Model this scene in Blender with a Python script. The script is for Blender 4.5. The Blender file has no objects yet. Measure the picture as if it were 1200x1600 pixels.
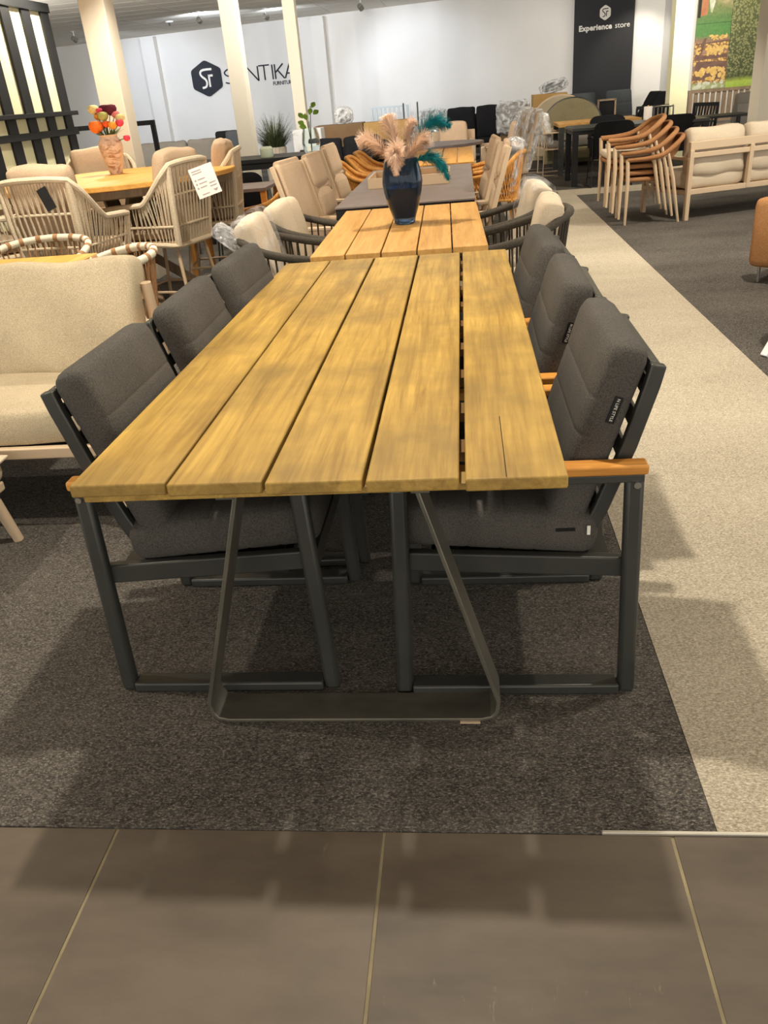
import bpy, bmesh, math, random
from math import sin, cos, pi, sqrt, radians as RAD, exp
from mathutils import Vector, Matrix

random.seed(7)
scene = bpy.context.scene
COL = scene.collection

# ---------------------------------------------------------------- camera
PITCH, YAW, ROLL, FPX = 0.479243724, -0.125240499, -0.0893478683, 1257.24
def _cam_matrix():
    cy, sy, cp, sp = cos(YAW), sin(YAW), cos(PITCH), sin(PITCH)
    fwd = Vector((sy * cp, cy * cp, -sp)); right = Vector((cy, -sy, 0)); up = right.cross(fwd)
    r = right * cos(ROLL) + up * sin(ROLL); u = -right * sin(ROLL) + up * cos(ROLL)
    m = Matrix(((r.x, u.x, -fwd.x, 0), (r.y, u.y, -fwd.y, 0), (r.z, u.z, -fwd.z, 1.405), (0, 0, 0, 1)))
    return m
camd = bpy.data.cameras.new('camera'); cam = bpy.data.objects.new('camera', camd); COL.objects.link(cam)
camd.sensor_fit = 'HORIZONTAL'; camd.sensor_width = 36.0; camd.lens = FPX * 36.0 / 1200.0
camd.clip_start = 0.05; camd.clip_end = 100
cam.matrix_world = _cam_matrix()
scene.camera = cam

# ---------------------------------------------------------------- world, exposure
w = bpy.data.worlds.new('world'); scene.world = w; w.use_nodes = True
bg = w.node_tree.nodes['Background']; bg.inputs[0].default_value = (1.0, 0.95, 0.87, 1); bg.inputs[1].default_value = 1.3
vs = scene.view_settings
vs.view_transform = 'Standard'; vs.look = 'None'; vs.exposure = 0.7; vs.gamma = 1.0; vs.use_curve_mapping = False

# ceiling spotlights: x, y, aim x, aim y, aim z, watts, cone degrees, colour, in view label, None for unseen lamps, some added for brightness
WARM = (1.0, 0.91, 0.76); NEUT = (1.0, 0.95, 0.88); COOL = (0.80, 0.88, 1.0)
CEIL = 3.0
SPOTS = [
    (-0.35, 2.40, -0.35, 2.10, 0, 165, 128, WARM, None),
    (-2.6, 1.9, -2.3, 2.2, 0, 85, 105, WARM, None),
    (1.6, 2.3, 1.5, 2.4, 0, 75, 105, WARM, None),
    (0.2, -0.2, 0.0, 0.8, 0, 14, 110, WARM, None),
    (-0.4, 5.0, -0.3, 5.0, 0, 110, 110, WARM, None),
    (-2.2, 4.4, -2.2, 4.9, 0, 170, 110, WARM, None),
    (1.9, 5.2, 1.8, 5.4, 0, 190, 110, WARM, None),
    (-2.5, 7.0, -2.5, 7.2, 0, 120, 110, WARM, None),
    (0.3, 8.2, 0.0, 8.4, 0, 140, 110, WARM, None),
    (2.8, 7.6, 2.6, 8.4, 0, 190, 110, WARM, None),
    (-1.6, 11.4, -1.4, 17.0, 2.6, 170, 172, NEUT, None),  # unseen, aimed level to brighten the ceiling and back wall
    (2.3, 11.6, 2.2, 12.2, 0, 100, 110, WARM, None),
    (0.9, 13.2, 0.8, 17.4, 2.3, 85, 172, WARM, None),  # unseen, wide level beam that lifts the ceiling brightness
    (3.9, 14.2, 4.5, 16.9, 1.5, 180, 100, WARM, None),
    (-3.5, 8.6, -4.05, 8.0, 1.2, 130, 130, WARM, None),  # unseen, added to brighten the cream board of the partition
    (-2.0, 9.6, -3.0, 12.2, 1.7, 85, 80, WARM, None),  # unseen, added to brighten the middle column
    (-2.1, 13.9, -3.0, 16.7, 1.7, 85, 80, WARM, None),  # added out of view to lift the rear column
    (2.2, 13.2, 3.5, 15.5, 1.7, 25, 70, WARM, None),
    (-4.6, 11.6, -4.6, 17.5, 2.75, 170, 172, NEUT, None),  # unseen, wide cone turned level to light the ceiling
    (-7.2, 12.6, -7.2, 18.5, 2.75, 150, 172, NEUT, None),  # added out of view for more light on the ceiling
    (-7.77, 18.39, -7.0, 21.2, 1.5, 120, 82, COOL, 'glowing ceiling spotlight left of the wide white column'),
    (-4.76, 17.07, -4.9, 20.6, 2.0, 75, 160, COOL, 'ceiling spotlight above the dark hexagon on the wall'),
    (-1.82, 17.75, -0.9, 19.85, 1.3, 75, 92, COOL, 'ceiling spotlight right of the two slim columns'),
    (-3.64, 17.73, -2.6, 20.2, 2.2, 30, 165, COOL, 'small ceiling spotlight between the two slim columns'),
    (1.4, 17.2, 1.5, 19.3, 1.2, 15, 90, NEUT, None),
    (3.35, 17.6, 3.5, 18.9, 1.4, 60, 70, WARM, None),
]
LIGHTS = []
for i, (x, y, ax, ay, az, pw, cone, colr, lab) in enumerate(SPOTS):
    ld = bpy.data.lights.new('spot', 'SPOT'); ld.energy = pw; ld.color = colr
    ld.spot_size = RAD(cone); ld.spot_blend = 0.7; ld.shadow_soft_size = 0.045
    lo = bpy.data.objects.new('spot_light', ld); COL.objects.link(lo)
    p = Vector((x, y, CEIL - (0.40 if cone >= 170 else 0.15))); d = Vector((ax, ay, az)) - p
    lo.location = p; lo.rotation_mode = 'QUATERNION'; lo.rotation_quaternion = d.to_track_quat('-Z', 'Y')
    LIGHTS.append(lo)

# ---------------------------------------------------------------- helpers
def lin(c):
    c = c / 255.0
    return c / 12.92 if c <= 0.04045 else ((c + 0.055) / 1.055) ** 2.4
def C3(*c): return (lin(c[0]), lin(c[1]), lin(c[2]), 1.0)

def newmat(name):
    m = bpy.data.materials.new(name); m.use_nodes = True
    nt = m.node_tree; b = nt.nodes['Principled BSDF']
    return m, nt, b
def _coords(nt, stretch=(1, 1, 1), rnd=True):
    tc = nt.nodes.new('ShaderNodeTexCoord'); mp = nt.nodes.new('ShaderNodeMapping')
    mp.inputs['Scale'].default_value = stretch
    nt.links.new(tc.outputs['Object'], mp.inputs['Vector'])
    if rnd:
        oi = nt.nodes.new('ShaderNodeObjectInfo'); mu = nt.nodes.new('ShaderNodeMath'); mu.operation = 'MULTIPLY'; mu.inputs[1].default_value = 37.0
        cb = nt.nodes.new('ShaderNodeCombineXYZ')
        nt.links.new(oi.outputs['Random'], mu.inputs[0])
        for k in range(3): nt.links.new(mu.outputs[0], cb.inputs[k])
        nt.links.new(cb.outputs[0], mp.inputs['Location'])
    return mp.outputs['Vector']
def _noise(nt, vec, scale, detail=4, rough=0.55, dist=0):
    n = nt.nodes.new('ShaderNodeTexNoise'); n.inputs['Scale'].default_value = scale
    n.inputs['Detail'].default_value = detail; n.inputs['Roughness'].default_value = rough; n.inputs['Distortion'].default_value = dist
    nt.links.new(vec, n.inputs['Vector']); return n.outputs['Fac']
def _ramp(nt, fac, stops):
    r = nt.nodes.new('ShaderNodeValToRGB'); e = r.color_ramp.elements
    while len(e) < len(stops): e.new(0.5)
    for k, (p, c) in enumerate(stops): e[k].position = p; e[k].color = c
    nt.links.new(fac, r.inputs['Fac']); return r.outputs['Color']
def _mix(nt, fac, a, b, mode='MIX'):
    m = nt.nodes.new('ShaderNodeMix'); m.data_type = 'RGBA'; m.blend_type = mode
    for sock, val in ((m.inputs['Factor'], fac), (m.inputs['A'], a), (m.inputs['B'], b)): pass
    ins = [s for s in m.inputs if s.enabled]
    for s, v in zip((m.inputs[0], m.inputs[6], m.inputs[7]), (fac, a, b)):
        if hasattr(v, 'is_output'): nt.links.new(v, s)
        else: s.default_value = v
    return m.outputs[2]
def _bump(nt, b, h, strength, dist=0.002):
    bp = nt.nodes.new('ShaderNodeBump'); bp.inputs['Strength'].default_value = strength; bp.inputs['Distance'].default_value = dist
    nt.links.new(h, bp.inputs['Height']); nt.links.new(bp.outputs['Normal'], b.inputs['Normal'])

def plain(name, c, rough=0.6, metal=0.0, c2=None, vscale=6, stretch=(1, 1, 1), bump=0, bscale=250, spec=0.4):
    m, nt, b = newmat(name)
    b.inputs['Roughness'].default_value = rough; b.inputs['Metallic'].default_value = metal; b.inputs['Specular IOR Level'].default_value = spec
    vec = None
    if c2 or bump: vec = _coords(nt, stretch)
    if c2:
        f = _noise(nt, vec, vscale, 5)
        nt.links.new(_ramp(nt, f, [(0.32, C3(*c)), (0.68, C3(*c2))]), b.inputs['Base Color'])
    else: b.inputs['Base Color'].default_value = C3(*c)
    if bump: _bump(nt, b, _noise(nt, vec, bscale, 3), bump)
    return m
def wood(name, dark, light, grey=None, axis=1, rough=0.55, ring=9, bump=0.25):
    m, nt, b = newmat(name); b.inputs['Roughness'].default_value = rough; b.inputs['Specular IOR Level'].default_value = 0.35
    st = [14, 14, 14]; st[axis] = 1.0
    v1 = _coords(nt, tuple(st)); f1 = _noise(nt, v1, 1.6, 6, 0.6, 0.8)
    st2 = [60, 60, 60]; st2[axis] = 2.2
    v2 = _coords(nt, tuple(st2)); f2 = _noise(nt, v2, 2.0, 4, 0.6)
    v3 = _coords(nt, (2.2, 2.2, 2.2)); f3 = _noise(nt, v3, 1.3, 4, 0.6)
    c = _ramp(nt, f1, [(0.30, C3(*dark)), (0.62, C3(*light))])
    c = _mix(nt, 0.30, c, _ramp(nt, f2, [(0.35, C3(*dark)), (0.65, C3(*light))]))
    if grey: c = _mix(nt, _ramp(nt, f3, [(0.42, (0, 0, 0, 1)), (0.70, (0.75, 0.75, 0.75, 1))]), c, C3(*grey))
    nt.links.new(c, b.inputs['Base Color']); _bump(nt, b, f2, bump, 0.0015)
    return m
def carpet(name, dark, mid, light, scale=210):
    m, nt, b = newmat(name); b.inputs['Roughness'].default_value = 0.95; b.inputs['Specular IOR Level'].default_value = 0.1
    tc = _coords(nt, (0.55, 1.0, 1), rnd=False)
    f = _noise(nt, tc, scale, 3, 0.7, 0.6); g = _noise(nt, tc, scale * 0.32, 2, 0.6, 1.2); big = _noise(nt, tc, 1.6, 3)
    c = _ramp(nt, f, [(0.40, C3(*dark)), (0.52, C3(*mid)), (0.66, C3(*light))])
    c = _mix(nt, 0.22, c, _ramp(nt, g, [(0.38, C3(*dark)), (0.66, C3(*light))]))
    c = _mix(nt, 0.14, c, _ramp(nt, big, [(0.35, C3(*dark)), (0.65, C3(*light))]))
    nt.links.new(c, b.inputs['Base Color']); _bump(nt, b, f, 0.8, 0.004)
    return m
def fabric(name, c, c2, scale=420, rough=0.9, bump=0.35, stretch=(1, 1, 1)):
    m, nt, b = newmat(name); b.inputs['Roughness'].default_value = rough; b.inputs['Specular IOR Level'].default_value = 0.15
    v = _coords(nt, stretch); f = _noise(nt, v, scale, 2, 0.6); g = _noise(nt, v, 5, 4)
    k = _ramp(nt, f, [(0.35, C3(*c)), (0.66, C3(*c2))])
    k = _mix(nt, 0.22, k, _ramp(nt, g, [(0.35, C3(*c)), (0.65, C3(*c2))]))
    nt.links.new(k, b.inputs['Base Color']); _bump(nt, b, f, bump, 0.0015)
    return m
def wrapmat(name, tint=(235, 236, 238), density=(0.02, 0.42)):
    m, nt, b = newmat(name)
    b.inputs['Base Color'].default_value = C3(*tint); b.inputs['Roughness'].default_value = 0.16; b.inputs['Specular IOR Level'].default_value = 0.9
    v = _coords(nt); f = _noise(nt, v, 5.5, 3, 0.55, 1.8)
    rr = _ramp(nt, f, [(0.40, (density[0],) * 3 + (1,)), (0.66, (density[1],) * 3 + (1,))])
    nt.links.new(rr, b.inputs['Alpha']); _bump(nt, b, f, 0.6, 0.015)
    return m

def tilemat():
    m, nt, b = newmat('floor_tile'); b.inputs['Roughness'].default_value = 0.55; b.inputs['Specular IOR Level'].default_value = 0.3
    v = _coords(nt, (0.9, 2.4, 1)); f = _noise(nt, v, 2.4, 5, 0.6); c = _ramp(nt, f, [(0.32, C3(76, 66, 56)), (0.68, C3(100, 89, 76))])
    g = _noise(nt, _coords(nt, (26, 7, 1)), 1.6, 5, 0.75); h = _noise(nt, _coords(nt, (1.6, 5.0, 1)), 1.5, 3)
    s = nt.nodes.new('ShaderNodeMath'); s.operation = 'MULTIPLY'
    nt.links.new(_ramp(nt, g, [(0.60, (0, 0, 0, 1)), (0.72, (1, 1, 1, 1))]), s.inputs[0]); nt.links.new(_ramp(nt, h, [(0.56, (0, 0, 0, 1)), (0.66, (0.55, 0.55, 0.55, 1))]), s.inputs[1])
    nt.links.new(_mix(nt, s.outputs[0], c, C3(150, 138, 112)), b.inputs['Base Color']); _bump(nt, b, f, 0.12, 0.002)
    return m
M = {}
M['tile'] = tilemat()
M['grout'] = plain('grout', (150, 138, 108), 0.9, c2=(120, 110, 88), vscale=9)
M['carpet_dark'] = carpet('dark_carpet', (38, 36, 34), (66, 62, 58), (144, 137, 128), 230)
M['carpet_beige'] = carpet('beige_carpet', (132, 122, 104), (176, 165, 145), (214, 204, 184), 230)
M['steel_strip'] = plain('edge_strip', (210, 205, 192), 0.35, 0.8)
M['wall'] = plain('white_wall', (220, 219, 217), 0.85, c2=(225, 224, 222), vscale=1.2)
M['wall_grey'] = plain('column_paint', (222, 214, 196), 0.8, c2=(226, 218, 200), vscale=1.2)
M['ceiling'] = plain('ceiling_panel', (226, 220, 208), 0.9)
M['ceiling_gap'] = plain('ceiling_grid', (244, 240, 232), 0.8)
M['black'] = plain('black_paint', (26, 27, 29), 0.5)
M['banner'] = plain('banner_black', (40, 41, 45), 0.7)
M['print_white'] = plain('print_white', (236, 234, 228), 0.7)
M['letter'] = plain('letter_dark', (24, 27, 38), 0.6)
M['cream_board'] = plain('cream_board', (240, 236, 196), 0.8, c2=(234, 230, 190), vscale=1.0)
M['alu'] = plain('charcoal_metal', (62, 63, 60), 0.38, 0.35, c2=(70, 70, 67), vscale=8)
M['rawsteel'] = plain('grey_steel', (96, 93, 84), 0.36, 0.5, c2=(116, 112, 100), vscale=7, stretch=(1, 3, 1))
M['charcoal'] = fabric('charcoal_fabric', (60, 58, 55), (88, 84, 79), 300)
M['tag'] = plain('black_tag', (12, 12, 12), 0.4)
M['tag_white'] = plain('tag_white', (225, 222, 212), 0.6)
M['teak'] = wood('teak_arm', (166, 104, 38), (212, 150, 66), None, 0)
M['plank'] = wood('weathered_plank', (126, 96, 40), (186, 152, 76), (116, 94, 52), 1, 0.6, bump=0.5)
M['plank_new'] = wood('golden_plank', (164, 120, 58), (204, 158, 92), None, 1)
M['plank_far'] = wood('orange_plank', (196, 138, 60), (226, 172, 90), None, 1)
M['batten'] = plain('batten_brown', (104, 74, 34), 0.8)
M['ceramic'] = plain('ceramic_top', (112, 100, 96), 0.5, c2=(126, 114, 108), vscale=5)
M['beige_fabric'] = fabric('beige_fabric', (178, 152, 126), (206, 182, 154), 220)
M['linen'] = fabric('linen_weave', (158, 144, 119), (198, 183, 155), 270, bump=0.7)
M['linen2'] = fabric('pale_linen', (184, 168, 145), (212, 197, 174), 260)
M['rope'] = fabric('sand_rope', (200, 182, 154), (230, 214, 188), 160, bump=0.6)
M['sandmetal'] = plain('sand_metal', (202, 178, 148), 0.45, 0.1)
M['dark_rope'] = fabric('dark_rope', (58, 54, 48), (86, 80, 72), 190, bump=0.5)
M['rattan'] = wood('rattan', (176, 112, 44), (222, 162, 84), None, 2)
M['tanrope'] = fabric('tan_rope', (138, 96, 62), (172, 126, 86), 180, bump=0.6)
M['greywood'] = wood('greyed_wood', (112, 94, 76), (150, 130, 106), None, 2)
M['blackfab'] = fabric('black_fabric', (24, 24, 26), (38, 38, 40), 250)
M['greyfab'] = fabric('grey_fabric', (122, 116, 108), (150, 144, 134), 250)
M['slate'] = fabric('slate_fabric', (64, 68, 72), (88, 92, 96), 250)
M['tan_weave'] = fabric('tan_weave', (158, 112, 72), (186, 138, 94), 160, bump=0.5)
M['cardboard'] = plain('cardboard', (176, 140, 84), 0.85, c2=(186, 150, 94), vscale=3)
M['cardboard_dark'] = plain('dark_cardboard', (112, 88, 62), 0.85, c2=(124, 98, 70), vscale=3)
M['whitemetal'] = plain('white_metal', (222, 224, 224), 0.4)
M['chrome'] = plain('chrome', (190, 190, 186), 0.2, 0.9)
M['paper'] = plain('paper', (250, 240, 232), 0.8)
M['ink'] = plain('ink', (176, 166, 160), 0.8)
M['shadedwhite'] = plain('shaded_white_metal', (188, 198, 202), 0.5)  # white bench metal with its bluish shade put into the colour
M['wrap'] = wrapmat('plastic_wrap')
M['wrap_foil'] = wrapmat('crinkled_wrap', (238, 240, 242), (0.15, 0.80))
M['green'] = plain('leaf_green', (96, 138, 42), 0.6, c2=(140, 178, 62), vscale=20)
M['grass'] = plain('dark_grass', (50, 60, 34), 0.7, c2=(72, 80, 46), vscale=20)
M['stem'] = plain('stem_green', (70, 88, 44), 0.7)
M['pot'] = plain('stone_pot', (176, 164, 146), 0.8, c2=(160, 148, 130), vscale=12)
def lampmat():
    m, nt, b = newmat('lamp_lens'); b.inputs['Emission Color'].default_value = (1, 0.95, 0.85, 1); b.inputs['Emission Strength'].default_value = 9.0
    return m
M['lens'] = lampmat()

# ---- mesh building
class MB:
    def __init__(s): s.v = []; s.f = []
    def add(s, vs_, fs, mat=None):
        o = len(s.v)
        s.v += [tuple(mat @ Vector(q)) for q in vs_] if mat is not None else [tuple(q) for q in vs_]
        s.f += [tuple(o + k for k in f) for f in fs]; return s
    def box(s, x0, x1, y0, y1, z0, z1, mat=None):
        vv = [(x, y, z) for z in (z0, z1) for y in (y0, y1) for x in (x0, x1)]
        return s.add(vv, [(0, 2, 3, 1), (4, 5, 7, 6), (0, 1, 5, 4), (2, 6, 7, 3), (0, 4, 6, 2), (1, 3, 7, 5)], mat)
    def bar(s, p, q, w_, h_, up=(0, 0, 1)):
        p = Vector(p); q = Vector(q); d = (q - p).normalized(); u = Vector(up)
        sd = d.cross(u)
        if sd.length < 1e-4: sd = d.cross(Vector((0, 1, 0)))
        sd.normalize(); u = sd.cross(d).normalized()
        vv = []
        for a in (p, q):
            for i, j in ((-1, -1), (1, -1), (1, 1), (-1, 1)): vv.append(a + sd * (i * w_ / 2) + u * (j * h_ / 2))
        return s.add(vv, [(3, 2, 1, 0), (4, 5, 6, 7), (0, 1, 5, 4), (1, 2, 6, 5), (2, 3, 7, 6), (3, 0, 4, 7)])
    def tube(s, pts, r, seg=8, closed=False, flat=1.0):
        pts = [Vector(p) for p in pts]; n = len(pts)
        rs = r if isinstance(r, (list, tuple)) else [r] * n
        tan = []
        for i in range(n):
            a = pts[(i - 1) % n] if (closed or i > 0) else pts[i]; b_ = pts[(i + 1) % n] if (closed or i < n - 1) else pts[i]
            t = (b_ - a); tan.append(t.normalized() if t.length > 1e-9 else Vector((0, 0, 1)))
        ref = Vector((0, 0, 1)) if abs(tan[0].z) < 0.9 else Vector((1, 0, 0))
        nrm = (ref - tan[0] * ref.dot(tan[0])).normalized(); vv = []
        for i in range(n):
            nrm = nrm - tan[i] * nrm.dot(tan[i])
            nrm = nrm.normalized() if nrm.length > 1e-6 else tan[i].orthogonal().normalized()
            bn = tan[i].cross(nrm)
            for k in range(seg):
                a = 2 * pi * k / seg; vv.append(pts[i] + nrm * (cos(a) * rs[i]) + bn * (sin(a) * rs[i] * flat))
        ff = []
        for i in range(n if closed else n - 1):
            j = (i + 1) % n
            for k in range(seg):
                l = (k + 1) % seg; ff.append((i * seg + k, i * seg + l, j * seg + l, j * seg + k))
        if not closed: ff += [tuple(range(seg - 1, -1, -1)), tuple((n - 1) * seg + k for k in range(seg))]
        return s.add(vv, ff)
    def lathe(s, prof, seg=24, c=(0, 0, 0), cap=True):
        vv = []; n = len(prof)
        for (r, z) in prof:
            for k in range(seg):
                a = 2 * pi * k / seg; vv.append((c[0] + r * cos(a), c[1] + r * sin(a), c[2] + z))
        ff = [(i * seg + k, i * seg + (k + 1) % seg, (i + 1) * seg + (k + 1) % seg, (i + 1) * seg + k) for i in range(n - 1) for k in range(seg)]
        if cap: ff += [tuple(range(seg - 1, -1, -1)), tuple((n - 1) * seg + k for k in range(seg))]
        return s.add(vv, ff)
    def prism(s, poly, y0, y1, mat=None):
        """poly in x,z extruded along y"""
        n = len(poly); vv = [(p[0], y0, p[1]) for p in poly] + [(p[0], y1, p[1]) for p in poly]
        ff = [tuple(range(n)), tuple(range(2 * n - 1, n - 1, -1))] + [(i, n + i, n + (i + 1) % n, (i + 1) % n) for i in range(n)]
        return s.add(vv, ff, mat)
    def ribbon(s, path, t, y0, y1):
        """flat strip: path in x,z with thickness t, from y0 to y1"""
        n = len(path); L = []; Rr = []
        for i in range(n):
            a = Vector(path[max(i - 1, 0)]); b_ = Vector(path[min(i + 1, n - 1)]); d = (b_ - a).normalized(); nn = Vector((-d.y, d.x))
            p = Vector(path[i]); L.append(p + nn * t / 2); Rr.append(p - nn * t / 2)
        vv = []
        for i in range(n): vv += [(L[i].x, y0, L[i].y), (L[i].x, y1, L[i].y), (Rr[i].x, y1, Rr[i].y), (Rr[i].x, y0, Rr[i].y)]
        ff = [(0, 1, 2, 3), (4 * n - 1, 4 * n - 2, 4 * n - 3, 4 * n - 4)]
        for i in range(n - 1):
            for k in range(4): ff.append((4 * i + k, 4 * i + 4 + k, 4 * i + 4 + (k + 1) % 4, 4 * i + (k + 1) % 4))
        return s.add(vv, ff)
    def cush(s, w_, d_, h_, r, puff=0.0, gx=(), gy=(), gd=0.008, gw=0.012, mat=None, nx=7, ny=7, wob=0.0):
        """rounded cushion centred on the origin: w x d, thickness h, stitched grooves across it at gx / gy"""
        def axis(L, rr, n, gs=()):
            a = L / 2; e = [-a, -a + rr * 0.3, -a + rr, a - rr, a - rr * 0.3, a]
            e += [-a + rr + (2 * a - 2 * rr) * k / n for k in range(1, n)]
            for g_ in gs: e += [g_ - 2 * gw, g_ - gw * 0.8, g_, g_ + gw * 0.8, g_ + 2 * gw]
            e = sorted(e); o = [e[0]]
            for q in e[1:]:
                if q - o[-1] > 1e-4: o.append(q)
            return o
        X = axis(w_, r, nx, gx); Y = axis(d_, r, ny, gy); rz = min(r, h_ / 2 * 0.98); Z = axis(h_, rz, 2)
        idx = {}; vv = []; ff = []
        ph = random.random() * 9
        def V(x, y, z):
            k = (round(x, 5), round(y, 5), round(z, 5))
            if k in idx: return idx[k]
            q = (max(-w_ / 2 + r, min(w_ / 2 - r, x)), max(-d_ / 2 + r, min(d_ / 2 - r, y)), max(-h_ / 2 + rz, min(h_ / 2 - rz, z)))
            e = Vector((x - q[0], y - q[1], z - q[2])); m_ = max(abs(e.x) / r, abs(e.y) / r, abs(e.z) / rz)
            nn = Vector((e.x / r, e.y / r, e.z / rz))
            if nn.length > 1e-6: nn = nn.normalized() * m_
            p = Vector((q[0] + nn.x * r, q[1] + nn.y * r, q[2] + nn.z * rz))
            ux = 2 * x / w_; uy = 2 * y / d_
            p.z *= 1 + puff * (1 - ux * ux) * (1 - uy * uy)
            for g_ in gx:
                dz = gd * exp(-((x - g_) / gw) ** 2); p.z -= dz if p.z > 0 else -dz
            for g_ in gy:
                dz = gd * exp(-((y - g_) / gw) ** 2); p.z -= dz if p.z > 0 else -dz
            if wob:
                p += Vector((sin(17 * y + ph), sin(15 * x + 2 * ph), sin(13 * x + 11 * y + ph))) * wob
            idx[k] = len(vv); vv.append(p); return idx[k]
        def face(A, B, fn, flip):
            for i in range(len(A) - 1):
                for j in range(len(B) - 1):
                    q = [fn(A[i], B[j]), fn(A[i + 1], B[j]), fn(A[i + 1], B[j + 1]), fn(A[i], B[j + 1])]
                    ff.append(tuple(q[::-1]) if flip else tuple(q))
        face(X, Y, lambda a, b_: V(a, b_, h_ / 2), False); face(X, Y, lambda a, b_: V(a, b_, -h_ / 2), True)
        face(X, Z, lambda a, b_: V(a, -d_ / 2, b_), False); face(X, Z, lambda a, b_: V(a, d_ / 2, b_), True)
        face(Y, Z, lambda a, b_: V(w_ / 2, a, b_), False); face(Y, Z, lambda a, b_: V(-w_ / 2, a, b_), True)
        return s.add(vv, ff, mat)
    def build(s, name, mat, parent=None, smooth=True, bevel=0.0, label=None, kind=None, loc=None, rz=0.0, angle=40, bseg=2):
        me = bpy.data.meshes.new(name); me.from_pydata(s.v, [], s.f); me.update()
        bm = bmesh.new(); bm.from_mesh(me); bmesh.ops.recalc_face_normals(bm, faces=bm.faces); bm.to_mesh(me); bm.free()
        me.materials.append(M[mat] if isinstance(mat, str) else mat)
        o = bpy.data.objects.new(name, me); COL.objects.link(o)
        if smooth:
            me.polygons.foreach_set('use_smooth', [True] * len(me.polygons)); me.set_sharp_from_angle(angle=RAD(angle))
        if bevel > 0:
            b = o.modifiers.new('bevel', 'BEVEL'); b.width = bevel; b.segments = bseg; b.limit_method = 'ANGLE'; b.angle_limit = RAD(35)
            b.harden_normals = False
        if parent: o.parent = parent
        if loc: o.location = loc
        if rz: o.rotation_euler = (0, 0, rz)
        if label: o['label'] = label
        if kind: o['kind'] = kind
        return o

def T(x=0, y=0, z=0, rx=0, ry=0, rz=0):
    return Matrix.Translation((x, y, z)) @ Matrix.Rotation(rz, 4, 'Z') @ Matrix.Rotation(ry, 4, 'Y') @ Matrix.Rotation(rx, 4, 'X')
def thing(name, label, cat, loc=(0, 0, 0), rz=0.0, group=None):
    o = bpy.data.objects.new(name, None); COL.objects.link(o); o.location = loc; o.rotation_euler = (0, 0, rz)
    o.empty_display_size = 0.1; o['label'] = label; o['category'] = cat
    if group: o['group'] = group
    return o
def tag(o, label, cat, group=None):
    o['label'] = label; o['category'] = cat
    if group: o['group'] = group
    return o
def struct(o): o['kind'] = 'structure'; return o
def clone(root, loc=None, rz=None, label=None, group=None, skip=()):
    def rec(o, parent):
        c = o.copy(); COL.objects.link(c)
        if parent: c.parent = parent
        for ch in [k for k in bpy.data.objects if k.parent == o and k.name.split('.')[0] not in skip]: rec(ch, c)
        return c
    r = rec(root, None)
    if loc is not None: r.location = loc
    if rz is not None: r.rotation_euler = (0, 0, rz)
    if label: r['label'] = label
    if group: r['group'] = group
    return r
def cr(pts, n=6, closed=False):
    """Catmull-Rom through pts"""
    P = [Vector(p) for p in pts]; m = len(P); out = []
    for i in range(m if closed else m - 1):
        p1 = P[i]; p2 = P[(i + 1) % m]
        p0 = P[(i - 1) % m] if (closed or i > 0) else p1 * 2 - p2
        p3 = P[(i + 2) % m] if (closed or i < m - 2) else p2 * 2 - p1
        for k in range(n):
            t = k / n
            out.append(0.5 * ((2 * p1) + (p2 - p0) * t + (2 * p0 - 5 * p1 + 4 * p2 - p3) * t * t + (3 * p1 - p0 - 3 * p2 + p3) * t ** 3))
    if not closed: out.append(P[-1])
    return out
def along(pts, t):
    n = len(pts) - 1; u = max(0, min(0.99999, t)) * n; i = int(u); return pts[i].lerp(pts[i + 1], u - i)
def text(name, body, size, mat, parent=None, loc=(0, 0, 0), rot=(pi / 2, 0, 0), extrude=0.003, offset=0.0, align='LEFT', space=1.0):
    cu = bpy.data.curves.new('txt', 'FONT'); cu.body = body; cu.size = size; cu.extrude = extrude; cu.offset = offset; cu.align_x = align; cu.align_y = 'CENTER' if align == 'CENTER' else 'TOP_BASELINE'
    cu.space_character = space; cu.resolution_u = 3
    o = bpy.data.objects.new('txt', cu); COL.objects.link(o)
    dg = bpy.context.evaluated_depsgraph_get(); me = bpy.data.meshes.new_from_object(o.evaluated_get(dg))
    bpy.data.objects.remove(o); me.materials.clear(); me.materials.append(M[mat])
    q = bpy.data.objects.new(name, me); COL.objects.link(q); q.location = loc; q.rotation_euler = rot
    if parent: q.parent = parent
    return q
# ================================================================ the setting
floor = struct(MB().box(-11.5, 7.5, -4.5, 23.0, -0.12, -0.0065).build('floor', 'grout', smooth=False))
floor['label'] = 'shop floor with dark tiles in front and carpet beyond'
# dark stone-look tiles in the foreground: one row meets the carpet at y = 1.205
gx = [-0.813 + 0.6 * k for k in range(-6, 8)]
tile_me = None
for j in range(4):
    for i in range(len(gx) - 1):
        x0, x1 = gx[i] + 0.0035, gx[i + 1] - 0.0035
        y1 = 1.205 - 0.6 * j; y0 = y1 - 0.594
        if tile_me is None:
            t0 = MB().box(-0.2965, 0.2965, -0.297, 0.297, -0.012, 0).build('tile', 'tile', floor, smooth=False, bevel=0.0015); tile_me = t0
            o = t0
        else:
            o = t0.copy(); COL.objects.link(o)
        o.location = ((x0 + x1) / 2, (y0 + y1) / 2, -0.004)
YC = 1.206
cd = struct(MB().box(-11.4, 0.478, YC, 22.9, -0.015, 0.0).build('floor_carpet_left', 'carpet_dark', smooth=False)); cd['label'] = 'dark speckled carpet under the dining tables'
cb = struct(MB().box(0.480, 1.478, YC, 12.2, -0.015, 0.0).build('floor_carpet_path', 'carpet_beige', smooth=False)); cb['label'] = 'beige carpet path running along the tables'
cc = struct(MB().box(1.480, 7.4, 11.55, 12.2, -0.015, 0.0).build('floor_carpet_crossing', 'carpet_beige', smooth=False)); cc['label'] = 'beige carpet strip crossing behind the stacked chairs'
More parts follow.
